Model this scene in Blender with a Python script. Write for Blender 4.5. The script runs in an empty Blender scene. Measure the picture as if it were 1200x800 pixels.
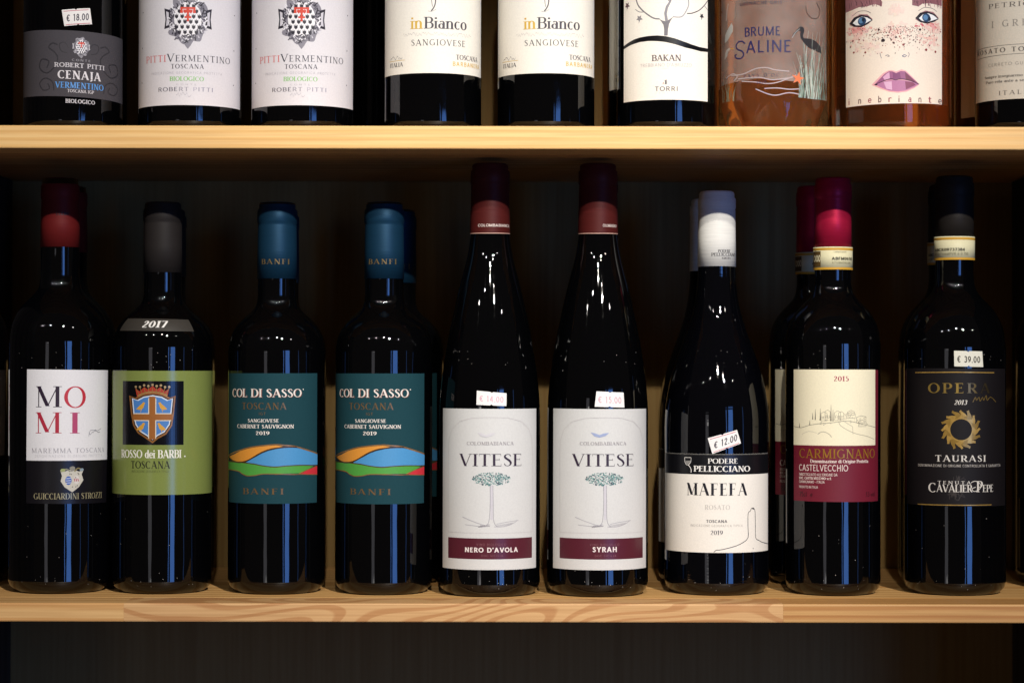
import bpy, math, random
from math import sin, cos, pi, asin, atan, radians, sqrt
from mathutils import Vector
from mathutils.geometry import tessellate_polygon
S = bpy.context.scene
COL = S.collection

# ------------------------------------------------------------------ camera
F = 2718.0          # focal length in photo pixels (photo 1200 wide)
D = 1.69            # camera to the front edge of the shelves, metres
YH = 430.0          # photo row of the horizon
TOPY = 706.5        # photo row of the lower shelf's top edge
CAMZ = (TOPY - YH) * D / F
cam_d = bpy.data.cameras.new('camera'); cam = bpy.data.objects.new('camera', cam_d); COL.objects.link(cam)
cam_d.sensor_width = 36; cam_d.lens = 36 * F / 1200
cam.location = (0, -D, CAMZ)
cam.rotation_euler = (pi / 2 + atan((YH - 400) / F), -.0017, 0)
cam.rotation_mode = 'XYZ'
cam_d.dof.use_dof = True; cam_d.dof.focus_distance = D + 0.052; cam_d.dof.aperture_fstop = 7.0
cam_d.clip_end = 100
S.camera = cam

# ------------------------------------------------------------------ world and lamps
w = bpy.data.worlds.new('World'); S.world = w; w.use_nodes = True
bg = w.node_tree.nodes['Background']; bg.inputs[0].default_value = (1, 0.78, 0.68, 1); bg.inputs[1].default_value = 0.030
S.view_settings.view_transform = 'Standard'; S.view_settings.look = 'None'
S.view_settings.exposure = 0; S.view_settings.gamma = 1
S.render.engine = 'CYCLES'
S.cycles.use_denoising = True
S.cycles.max_bounces = 8; S.cycles.transmission_bounces = 8; S.cycles.transparent_max_bounces = 8
S.cycles.sample_clamp_indirect = 3

def aim(o, tgt):
    o.rotation_euler = (Vector(tgt) - o.location).to_track_quat('-Z', 'Y').to_euler()
def spot(loc, tgt, power, col, size=40, blend=.6, r=.022):
    l = bpy.data.lights.new('ceiling_spot', 'SPOT'); l.energy = power; l.color = col
    l.spot_size = radians(size); l.spot_blend = blend; l.shadow_soft_size = r
    o = bpy.data.objects.new('ceiling_spot', l); COL.objects.link(o); o.location = loc; aim(o, tgt); return o
def window(loc, tgt, sx, sy, rad, col):
    l = bpy.data.lights.new('window_light', 'AREA'); l.shape = 'RECTANGLE'; l.size = sx; l.size_y = sy
    l.color = col; l.energy = rad * pi * sx * sy
    o = bpy.data.objects.new('window_light', l); COL.objects.link(o); o.location = loc; aim(o, tgt); return o
WARM = (1, .945, .85)
# the main spot of a ceiling track, high up to the right, and weaker ones along the track
spot((1.15, -4.0, 2.40), (.07, 0, .35), 870, WARM, 22, 1.0, .035)
spot((-.95, -2.6, 1.75), (-.25, 0, .2), 15, (1, .96, .9), 40, .8)
spot((.06, -2.6, 1.86), (.06, 0, .27), 165, WARM, 13.5, 1.0)
spot((.72, -2.6, 1.80), (.1, 0, .2), 12, WARM, 40, .8)
spot((-2.0, -2.6, 1.8), (0, 0, .2), 10, (1, .95, .88), 34, .9)
spot((2.2, -2.6, 1.8), (0, 0, .2), 8, WARM, 34, .9)
# daylight windows of the room, behind the camera
BLUE = (.13, .34, 1.0)
window((1.62, -2.95, .12), (0, 0, .12), .62, 1.25, 6.0, BLUE)
window((1.10, -3.15, .12), (0, 0, .12), .06, 1.25, 7.5, BLUE)
window((3.2, -2.0, .1), (0, 0, .1), .10, 1.3, 1.4, BLUE)
window((-1.32, -2.95, -.05), (0, 0, .1), .42, 1.15, .75, (.95, .93, 1))
window((-1.22, -3.0, .30), (0, 0, .1), .22, .06, 5, (1, .95, .9))
window((-1.22, -3.0, -.30), (0, 0, .1), .22, .03, 2, (1, .95, .9))

# ------------------------------------------------------------------ materials
def s2l(c): return c / 12.92 if c <= .04045 else ((c + .055) / 1.055) ** 2.4
MATS = {}
def hexc(h):
    h = h.lstrip('#'); return tuple(s2l(int(h[i:i + 2], 16) / 255) for i in (0, 2, 4))
def new_mat(name):
    m = bpy.data.materials.new(name); m.use_nodes = True
    return m, m.node_tree.nodes, m.node_tree.links, m.node_tree.nodes['Principled BSDF']
def ink(h, kind='ink'):
    """printed colour; kinds: ink, gloss, foil, paper, linen, faint"""
    key = h + kind
    if key in MATS: return MATS[key]
    m, n, l, b = new_mat('%s_%s' % (kind, h.strip('#')))
    c = hexc(h)
    tc = n.new('ShaderNodeTexCoord'); ns = n.new('ShaderNodeTexNoise'); l.new(tc.outputs['Object'], ns.inputs['Vector'])
    ns.inputs['Scale'].default_value = 900 if kind != 'foil' else 260
    ns.inputs['Detail'].default_value = 3
    mx = n.new('ShaderNodeMix'); mx.data_type = 'RGBA'
    k = .88 if kind != 'foil' else .5
    mx.inputs[6].default_value = (c[0] * k, c[1] * k, c[2] * k, 1); mx.inputs[7].default_value = (min(c[0] * 1.06, 1), min(c[1] * 1.06, 1), min(c[2] * 1.06, 1), 1)
    l.new(ns.outputs['Fac'], mx.inputs[0]); l.new(mx.outputs[2], b.inputs['Base Color'])
    rough, spec = {'ink': (.5, .35), 'gloss': (.34, .4), 'sheen': (.2, .5), 'foil': (.3, .5), 'paper': (.55, .3), 'linen': (.8, .15), 'faint': (.6, .2)}[kind]
    b.inputs['Roughness'].default_value = rough; b.inputs['Specular IOR Level'].default_value = spec
    if kind == 'foil': b.inputs['Metallic'].default_value = .35
    if kind in ('paper', 'linen', 'foil', 'gloss'):
        bp = n.new('ShaderNodeBump'); bp.inputs['Strength'].default_value = {'paper': .12, 'linen': .3, 'foil': .5, 'gloss': .1}[kind]
        bp.inputs['Distance'].default_value = .0003
        l.new(ns.outputs['Fac'], bp.inputs['Height']); l.new(bp.outputs[0], b.inputs['Normal'])
    MATS[key] = m; return m
def glass_mat(name, col=(.0010, .0011, .0014), seed=0):
    m, n, l, b = new_mat(name)
    b.inputs['Base Color'].default_value = (*col, 1); b.inputs['IOR'].default_value = 1.52
    tc = n.new('ShaderNodeTexCoord'); mp = n.new('ShaderNodeMapping'); mp.inputs['Scale'].default_value = (1, 1, .25); mp.inputs['Location'].default_value = (seed * 3.1, seed, 0)
    oi = n.new('ShaderNodeObjectInfo'); va = n.new('ShaderNodeVectorMath'); va.operation = 'ADD'; l.new(tc.outputs['Object'], va.inputs[0])
    l.new(oi.outputs['Location'], va.inputs[1]); l.new(va.outputs[0], mp.inputs['Vector'])
    ns = n.new('ShaderNodeTexNoise'); ns.inputs['Scale'].default_value = 60; ns.inputs['Detail'].default_value = 2.5
    l.new(mp.outputs[0], ns.inputs['Vector'])
    bp = n.new('ShaderNodeBump'); bp.inputs['Strength'].default_value = .28; bp.inputs['Distance'].default_value = .0006
    l.new(ns.outputs['Fac'], bp.inputs['Height']); l.new(bp.outputs[0], b.inputs['Normal'])
    d = n.new('ShaderNodeTexNoise'); d.inputs['Scale'].default_value = 45; d.inputs['Detail'].default_value = 8; d.inputs['Roughness'].default_value = .75
    l.new(tc.outputs['Object'], d.inputs['Vector'])
    r = n.new('ShaderNodeMapRange'); r.inputs[1].default_value = .5; r.inputs[2].default_value = .85; r.inputs[3].default_value = .012; r.inputs[4].default_value = .10
    l.new(d.outputs['Fac'], r.inputs[0]); l.new(r.outputs[0], b.inputs['Roughness'])
    return m
def ripple(m):
    n, l = m.node_tree.nodes, m.node_tree.links; b = n['Principled BSDF']
    tc = next(x for x in n if x.type == 'TEX_COORD'); mp = n.new('ShaderNodeMapping'); mp.inputs['Scale'].default_value = (25, 25, 420)
    ns = n.new('ShaderNodeTexNoise'); ns.inputs['Scale'].default_value = 1; ns.inputs['Detail'].default_value = 2
    l.new(tc.outputs['Object'], mp.inputs[0]); l.new(mp.outputs[0], ns.inputs[0]); old = next(x for x in n if x.type == 'BUMP')
    bp = n.new('ShaderNodeBump'); bp.inputs['Strength'].default_value = .16; bp.inputs['Distance'].default_value = .0003
    l.new(ns.outputs['Fac'], bp.inputs['Height']); l.new(old.outputs[0], bp.inputs['Normal']); l.new(bp.outputs[0], b.inputs['Normal'])
GLASS = glass_mat('dark_glass'); GLASS2 = glass_mat('dark_glass_smooth', (.0011, .0012, .002), 4)
ripple(GLASS2)
def rose_mat(name, col, dens):
    m, n, l, b = new_mat(name)
    b.inputs['Base Color'].default_value = (*col, 1); b.inputs['Transmission Weight'].default_value = .97
    b.inputs['Roughness'].default_value = .02; b.inputs['IOR'].default_value = 1.36
    tc = n.new('ShaderNodeTexCoord'); ns = n.new('ShaderNodeTexNoise'); ns.inputs['Scale'].default_value = 60; ns.inputs['Detail'].default_value = 2
    l.new(tc.outputs['Object'], ns.inputs['Vector'])
    bp = n.new('ShaderNodeBump'); bp.inputs['Strength'].default_value = .15; bp.inputs['Distance'].default_value = .0006
    l.new(ns.outputs['Fac'], bp.inputs['Height']); l.new(bp.outputs[0], b.inputs['Normal'])
    return m
ROSE = rose_mat('rose_wine_glass', (1, .60, .27), 0); AMBER = rose_mat('amber_wine_glass', (.82, .30, .09), 0)
def capsule_mat(h, metal=.3, rough=.38, lines=0):
    key = 'cap' + h + str(metal) + str(rough)
    if key in MATS: return MATS[key]
    m, n, l, b = new_mat('capsule_' + h.strip('#'))
    c = hexc(h); tc = n.new('ShaderNodeTexCoord'); mp = n.new('ShaderNodeMapping'); mp.inputs['Scale'].default_value = (60, 60, 1300)
    l.new(tc.outputs['Object'], mp.inputs['Vector']); ns = n.new('ShaderNodeTexNoise'); ns.inputs['Scale'].default_value = 1; ns.inputs['Detail'].default_value = 2
    l.new(mp.outputs[0], ns.inputs['Vector'])
    mx = n.new('ShaderNodeMix'); mx.data_type = 'RGBA'; mx.inputs[6].default_value = (c[0] * .8, c[1] * .8, c[2] * .8, 1); mx.inputs[7].default_value = (c[0] * 1.1, c[1] * 1.1, c[2] * 1.1, 1)
    l.new(ns.outputs['Fac'], mx.inputs[0]); l.new(mx.outputs[2], b.inputs['Base Color'])
    b.inputs['Specular IOR Level'].default_value = .16; b.inputs['Metallic'].default_value = metal; b.inputs['Roughness'].default_value = rough
    bp = n.new('ShaderNodeBump'); bp.inputs['Strength'].default_value = .25; bp.inputs['Distance'].default_value = .0003
    l.new(ns.outputs['Fac'], bp.inputs['Height']); l.new(bp.outputs[0], b.inputs['Normal'])
    MATS[key] = m; return m
def wood_mat(name, light, dark, scale=(1, 1, 1), rot=(0, 0, 0), loc=(0, 0, 0), rings=60, dist=2.0, sharp=(.35, .8), rough=.5):
    """growth rings about a tilted axis, cut by the faces of the board, plus fine fibre"""
    m, n, l, b = new_mat(name)
    tc = n.new('ShaderNodeTexCoord'); mp = n.new('ShaderNodeMapping')
    mp.inputs['Rotation'].default_value = rot; mp.inputs['Location'].default_value = loc; mp.inputs['Scale'].default_value = scale
    l.new(tc.outputs['Object'], mp.inputs['Vector'])
    wv = n.new('ShaderNodeTexWave'); wv.wave_type = 'RINGS'; wv.rings_direction = 'X'; wv.wave_profile = 'SAW'
    wv.inputs['Scale'].default_value = rings; wv.inputs['Distortion'].default_value = dist; wv.inputs['Detail'].default_value = 2
    wv.inputs['Detail Scale'].default_value = .12
    l.new(mp.outputs[0], wv.inputs['Vector'])
    rp = n.new('ShaderNodeMapRange'); rp.inputs[1].default_value = sharp[0]; rp.inputs[2].default_value = sharp[1]; rp.interpolation_type = 'SMOOTHSTEP'
    l.new(wv.outputs['Fac'], rp.inputs[0])
    fb = n.new('ShaderNodeTexNoise'); fm = n.new('ShaderNodeMapping'); fm.inputs['Scale'].default_value = (14, 700, 700) if name != 'pine_panel' else (260, 200, 6)
    l.new(tc.outputs['Object'], fm.inputs['Vector']); l.new(fm.outputs[0], fb.inputs['Vector']); fb.inputs['Scale'].default_value = 1; fb.inputs['Detail'].default_value = 4
    mx = n.new('ShaderNodeMix'); mx.data_type = 'RGBA'; mx.inputs[6].default_value = (*light, 1); mx.inputs[7].default_value = (*dark, 1)
    l.new(rp.outputs[0], mx.inputs[0])
    m2 = n.new('ShaderNodeMix'); m2.data_type = 'RGBA'; m2.blend_type = 'MULTIPLY'; m2.inputs[0].default_value = .35
    cr = n.new('ShaderNodeValToRGB'); cr.color_ramp.elements[0].position = .35; cr.color_ramp.elements[0].color = (.62, .5, .4, 1); cr.color_ramp.elements[1].position = .62; cr.color_ramp.elements[1].color = (1, 1, 1, 1)
    l.new(fb.outputs['Fac'], cr.inputs[0]); l.new(mx.outputs[2], m2.inputs[6]); l.new(cr.outputs[0], m2.inputs[7])
    l.new(m2.outputs[2], b.inputs['Base Color']); b.inputs['Roughness'].default_value = rough; b.inputs['Specular IOR Level'].default_value = .08 if 'panel' in name else .3
    bp = n.new('ShaderNodeBump'); bp.inputs['Strength'].default_value = .15; bp.inputs['Distance'].default_value = .0004
    l.new(fb.outputs['Fac'], bp.inputs['Height']); l.new(bp.outputs[0], b.inputs['Normal'])
    return m

# ------------------------------------------------------------------ objects
def props(o, label=None, cat=None, group=None, kind=None):
    for k, v in (('label', label), ('category', cat), ('group', group), ('kind', kind)):
        if v: o[k] = v
    return o
def mesh_obj(name, verts, faces, mats, parent=None, smooth=False, idx=None):
    me = bpy.data.meshes.new(name); me.from_pydata(verts, [], faces)
    for m in (mats if isinstance(mats, list) else [mats]): me.materials.append(m)
    if idx: me.polygons.foreach_set('material_index', idx)
    if smooth: me.polygons.foreach_set('use_smooth', [True] * len(me.polygons))
    me.update()
    o = bpy.data.objects.new(name, me); COL.objects.link(o)
    if parent: o.parent = parent
    return o
def board(name, x0, x1, y0, y1, z0, z1, mat, parent, bev=.0012):
    """a board with its own origin at its centre and softened edges"""
    hx, hy, hz = (x1 - x0) / 2, (y1 - y0) / 2, (z1 - z0) / 2
    b = bev; V = []; ring = []
    eb = b if name != 'stave' else .00012
    for sx, ins in ((-hx, eb), (-hx + eb, 0), (hx - eb, 0), (hx, eb)):
        r = []
        for (y, z) in ((-hy + b, -hz), (-hy + b * .3, -hz + b * .3), (-hy, -hz + b), (-hy, hz - b), (-hy + b * .3, hz - b * .3), (-hy + b, hz), (hy - b, hz), (hy, hz - b), (hy, -hz + b), (hy - b, -hz)):
            k = 1 - ins / hz * .5
            r.append(len(V)); V.append((sx, y * (1 - ins / hy * .5), z * k))
        ring.append(r)
    Fc = []
    n = len(ring[0])
    for a, c in zip(ring, ring[1:]):
        for i in range(n): Fc.append((a[i], c[i], c[(i + 1) % n], a[(i + 1) % n]))
    Fc.append(tuple(ring[0])); Fc.append(tuple(reversed(ring[-1])))
    o = mesh_obj(name, V, [tuple(reversed(f)) for f in Fc], mat, parent)
    o.location = ((x0 + x1) / 2, (y0 + y1) / 2, (z0 + z1) / 2)
    return o
def lathe(name, prof, mat, parent, seg=72, cap_top=False, cap_bot=False, wob=None):
    V = []; Fc = []
    for j, (r, z) in enumerate(prof):
        for i in range(seg):
            a = 2 * pi * i / seg
            rr = r if wob is None else r + wob(a, z)
            V.append((rr * sin(a), -rr * cos(a), z))
    for j in range(len(prof) - 1):
        for i in range(seg):
            k = (i + 1) % seg
            Fc.append((j * seg + i, j * seg + k, (j + 1) * seg + k, (j + 1) * seg + i))
    if cap_top: Fc.append(tuple((len(prof) - 1) * seg + i for i in range(seg)))
    if cap_bot: Fc.append(tuple(reversed(range(seg))))
    o = mesh_obj(name, V, Fc, mat, parent)
    me = o.data
    sm = [True] * len(me.polygons)
    if cap_top: sm[len(prof) * seg - seg] = False
    me.polygons.foreach_set('use_smooth', sm)
    return o
def crom(pts, n=8):
    """smooth curve through 2-D points"""
    out = []
    P = [pts[0]] + list(pts) + [pts[-1]]
    for i in range(1, len(P) - 2):
        a, b, c, d = P[i - 1], P[i], P[i + 1], P[i + 2]
        for k in range(n):
            t = k / n
            out.append(tuple(.5 * (2 * b[q] + (c[q] - a[q]) * t + (2 * a[q] - 5 * b[q] + 4 * c[q] - d[q]) * t * t + (3 * b[q] - a[q] - 3 * c[q] + d[q]) * t ** 3) for q in range(len(b))))
    out.append(tuple(pts[-1])); return out

# ------------------------------------------------------------------ lettering: glyphs drawn as strokes
GL = {
'A': ".8;d .38 1 .08 0;D .38 1 .7 0;H .18 .58 .33;S .08 0;S .7 0", 'B': ".66;V .14 0 1;H .14 .38 1;H .14 .4 .53;H .14 .4 0;A .36 .765 .2 .235 -90 90;A .38 .265 .22 .265 -90 90",
'C': ".74;A .41 .5 .34 .5 48 312;k .64 .9 -.2", 'D': ".8;V .14 0 1;H .14 .38 1;H .14 .38 0;A .36 .5 .35 .5 -90 90", 'E': ".6;V .14 0 1;H .14 .52 1;H .14 .44 .53;H .14 .54 0;k .52 1 -.2;k .54 0 .2;k .44 .62 -.18",
'F': ".58;V .14 0 1;H .14 .52 1;H .14 .44 .52;k .52 1 -.22;k .44 .61 -.18", 'G': ".8;A .41 .5 .34 .5 48 322;I .67 .06 .42;H .56 .76 .42", 'H': ".8;V .15 0 1;V .65 0 1;H .15 .65 .52", 'I': ".32;V .16 0 1",
'J': ".38;T .22 .1 1;A .1 .06 .12 .16 250 360", 'K': ".72;V .14 0 1;d .58 1 .16 .42;D .28 .54 .62 0;S .58 1;S .62 0", 'L': ".58;V .14 0 1;H .14 .5 0;k .52 0 .25", 'M': ".94;v .14 0 1;V .8 0 1;D .14 1 .46 .05;d .46 .05 .8 1",
'N': ".82;v .14 0 1;v .68 0 1;D .14 1 .68 0", 'O': ".84;A .42 .5 .35 .5 0 360", 'P': ".62;V .14 0 1;H .14 .36 1;H .14 .36 .46;A .35 .73 .2 .27 -90 90", 'Q': ".84;A .42 .5 .35 .5 0 360;D .42 .1 .75 -.15",
'R': ".7;V .14 0 1;H .14 .36 1;H .14 .36 .48;A .35 .74 .2 .26 -90 90;D .34 .48 .62 0;S .62 0", 'S': ".56;P .45 .82 .2 .38 .96 .1 .27 1 0 .13 .9 .5 .11 .76 .8 .2 .62 1 .36 .47 1 .46 .26 .8 .41 .08 .4 .27 0 0 .14 .05 .1 .08 .2 .2",
'T': ".68;U .34 0 1;H .04 .64 1;k .04 1 -.2;k .64 1 -.2", 'U': ".78;T .15 .3 1;t .63 .3 1;A .39 .3 .24 .3 180 360", 'V': ".76;D .08 1 .38 0;d .38 0 .68 1;S .08 1;S .68 1", 'W': "1.1;D .06 1 .32 0;d .32 0 .54 1;D .54 1 .8 0;d .8 0 1.04 1;S .06 1;S .54 1;S 1.04 1",
'X': ".74;D .1 1 .64 0;d .1 0 .64 1;S .1 1;S .64 0;S .1 0;S .64 1", 'Y': ".72;D .08 1 .36 .48;d .36 .48 .64 1;U .36 0 .5;S .08 1;S .64 1", 'Z': ".66;H .1 .58 1;H .06 .6 0;D .56 .97 .1 .03;k .1 1 -.18;k .6 0 .18",
'0': ".6;A .3 .5 .22 .5 0 360", '1': ".42;V .22 0 1;d .07 .82 .22 1", '2': ".56;P .1 .76 .4 .13 .92 .2 .28 1 .1 .43 .88 .7 .43 .68 .9 .28 .38 .5 .08 .05 .3;H .06 .5 0;k .5 0 .16", '3': ".54;A .25 .76 .17 .24 -90 150;A .25 .26 .2 .26 -150 90",
'4': ".6;U .4 0 1;d .4 1 .05 .3;H .05 .55 .3", '5': ".54;H .14 .46 1;t .14 .54 1;A .24 .31 .2 .31 -140 120", '6': ".58;A .3 .31 .2 .31 0 360;P .47 .96 .1 .25 .85 .5 .11 .58 .9 .1 .31 1", '7': ".54;H .06 .5 1;D .48 .97 .2 0;k .06 1 -.18",
'8': ".56;A .28 .76 .17 .24 0 360;A .28 .26 .21 .26 0 360", '9': ".58;A .28 .69 .2 .31 0 360;P .11 .04 .1 .33 .15 .5 .47 .42 .9 .48 .69 1",
'.': ".22;I .11 0 .13", ',': ".22;D .12 .12 .06 -.12", "'": ".2;I .1 .72 1", '-': ".4;H .08 .32 .42", ' ': ".34", '&': ".7;A .3 .74 .15 .26 0 360;A .28 .24 .2 .24 90 330;D .2 .6 .6 0", '€': ".7;A .42 .5 .27 .5 50 310;H .04 .45 .6;H .04 .45 .4",
'a': ".52;A .23 .21 .15 .21 0 360;U .4 0 .5;A .27 .46 .13 .19 0 150", 'b': ".58;T .12 0 1;A .31 .33 .18 .33 0 360", 'c': ".48;A .27 .33 .19 .33 50 310", 'd': ".58;U .46 0 1;A .27 .33 .18 .33 0 360", 'e': ".52;A .27 .33 .19 .33 0 320;H .1 .45 .36",
'f': ".36;U .14 0 .8;A .26 .8 .12 .2 90 180;H .02 .3 .64", 'g': ".56;A .26 .35 .17 .31 0 360;I .44 -.15 .66;A .25 -.12 .19 .2 200 360", 'h': ".6;V .12 0 1;U .46 0 .42;A .3 .42 .16 .24 0 150", 'i': ".26;V .13 0 .66;I .13 .82 .96", 'l': ".26;V .13 0 1",
'm': ".9;V .12 0 .66;U .43 0 .42;U .76 0 .42;A .28 .42 .15 .24 0 150;A .6 .42 .16 .24 0 150", 'n': ".6;V .12 0 .66;U .46 0 .42;A .3 .42 .16 .24 0 150", 'o': ".54;A .27 .33 .2 .33 0 360", 'p': ".58;V .12 -.3 .66;A .31 .33 .18 .33 0 360",
'r': ".42;V .12 0 .66;A .28 .42 .15 .24 40 150", 's': ".44;P .36 .55 .2 .22 .66 0 .09 .5 .7 .22 .34 1 .36 .18 .8 .22 0 0 .07 .1 .2", 't': ".38;I .15 .1 .9;H .03 .32 .66;A .26 .12 .11 .12 180 300", 'u': ".6;T .13 .2 .66;U .46 0 .66;A .3 .22 .17 .22 180 350",
'v': ".54;D .06 .66 .26 0;d .26 0 .46 .66", 'z': ".5;H .08 .42 .66;H .06 .44 0;D .4 .64 .1 .03", 'q': ".58;I .46 -.3 .66;A .27 .33 .18 .33 0 360"}
# style: (thick, thin, serifs, slant)
SERIF = (.165, .055, 1, 0); LIGHT = (.115, .05, 1, 0); BOLD = (.2, .08, 1, 0); SANS = (.13, .13, 0, 0); SBOLD = (.2, .19, 0, 0); SLIGHT = (.075, .075, 0, 0); ITAL = (.19, .08, 1, .22); DIDOT = (.2, .035, 1, 0)
def strip(L, R):
    return [[L[i], L[i + 1], R[i + 1], R[i]] for i in range(len(L) - 1)]
def glyph(ch, st):
    TK, TH, SF, SL = st
    parts = GL.get(ch, GL['-']).split(';'); W = float(parts[0]); out = []
    def iy(y): return TH / 2 + y * (1 - TH) if 0 <= y <= 1 else y
    def serif(x, y, wd):
        if not SF: return
        h = TH * .8; sw = wd / 2 + .085
        y0 = y if y < .05 else y - h
        out.append([[(x - sw, y0), (x + sw, y0), (x + sw, y0 + h), (x - sw, y0 + h)]])
    for p in parts[1:]:
        a = p.split(); o = a[0]; v = [float(q) for q in a[1:]]
        if o in 'VvUuTtI':
            wd = TH * 1.15 if o in 'vut' else TK
            x, y0, y1 = v
            out.append([[(x - wd / 2, y0), (x + wd / 2, y0), (x + wd / 2, y1), (x - wd / 2, y1)]])
            if o in 'VvUu': serif(x, y0, wd)
            if o in 'VvTt': serif(x, y1, wd)
        elif o == 'H':
            y = iy(v[2]) if v[2] in (0, 1) else v[2]
            out.append([[(v[0], y - TH / 2), (v[1], y - TH / 2), (v[1], y + TH / 2), (v[0], y + TH / 2)]])
        elif o in 'Dd':
            wd = TK if o == 'D' else TH * 1.1
            x0, y0, x1, y1 = v; ln = sqrt((x1 - x0) ** 2 + (y1 - y0) ** 2); h = wd / 2 * ln / max(abs(y1 - y0), .05)
            out.append([[(x0 - h, y0), (x0 + h, y0), (x1 + h, y1), (x1 - h, y1)]])
        elif o == 'A':
            cx, cy, rx, ry, a0, a1 = v
            if 0 <= cy - ry + 1e-6 and cy + ry <= 1.001:
                lo, hi = iy(cy - ry) if cy - ry < .02 else cy - ry, iy(cy + ry) if cy + ry > .98 else cy + ry
                cy, ry = (lo + hi) / 2, (hi - lo) / 2
            n = max(5, int(abs(a1 - a0) / 15)); L = []; R = []
            for i in range(n + 1):
                t = radians(a0 + (a1 - a0) * i / n); w_ = TH + (TK * 1.05 - TH) * abs(cos(t)) ** 1.6
                nx, ny = cos(t), sin(t)
                L.append((cx + (rx + w_ / 2) * nx, cy + (ry + w_ / 2) * ny)); R.append((cx + (rx - w_ / 2) * nx, cy + (ry - w_ / 2) * ny))
            out.append(strip(L, R))
        elif o == 'P':
            pts = crom([(v[i], iy(v[i + 1]), v[i + 2]) for i in range(0, len(v), 3)], 3); L = []; R = []
            for i, (x, y, ww) in enumerate(pts):
                q0 = pts[max(i - 1, 0)]; q1 = pts[min(i + 1, len(pts) - 1)]
                dx, dy = q1[0] - q0[0], q1[1] - q0[1]; ln = sqrt(dx * dx + dy * dy) or 1; w_ = (TH + (TK - TH) * min(max(ww, 0), 1)) / 2
                L.append((x - dy / ln * w_, y + dx / ln * w_)); R.append((x + dy / ln * w_, y - dx / ln * w_))
            out.append(strip(L, R))
        elif o == 'S': serif(v[0], v[1], TH)
        elif o == 'k' and SF:
            x, y, dy = v
            out.append([[(x - TH * .8, y), (x, y), (x, y + dy), (x - TH * .2, y + dy)]])
    if SL: out = [[[(x + y * SL, y) for x, y in q] for q in g] for g in out]
    return W, out

# ------------------------------------------------------------------ things printed on the round of a bottle
GRID = 2.4
def clip(poly, ax, lim, keep_low):
    out = []; n = len(poly)
    for i in range(n):
        a, b = poly[i], poly[(i + 1) % n]
        ia = (a[ax] <= lim) if keep_low else (a[ax] >= lim); ib = (b[ax] <= lim) if keep_low else (b[ax] >= lim)
        if ia: out.append(a)
        if ia != ib:
            t = (lim - a[ax]) / (b[ax] - a[ax]); p = [a[0] + (b[0] - a[0]) * t, a[1] + (b[1] - a[1]) * t]; p[ax] = lim; out.append(tuple(p))
    return out
def slices(poly, ax, g):
    lo = min(p[ax] for p in poly); hi = max(p[ax] for p in poly)
    a, b = math.floor(lo / g + 1e-9), math.ceil(hi / g - 1e-9)
    if b - a <= 1: return [poly]
    out = []
    for k in range(a, b):
        q = clip(clip(poly, ax, (k + 1) * g, True), ax, k * g, False)
        if len(q) >= 3: out.append(q)
    return out
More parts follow.
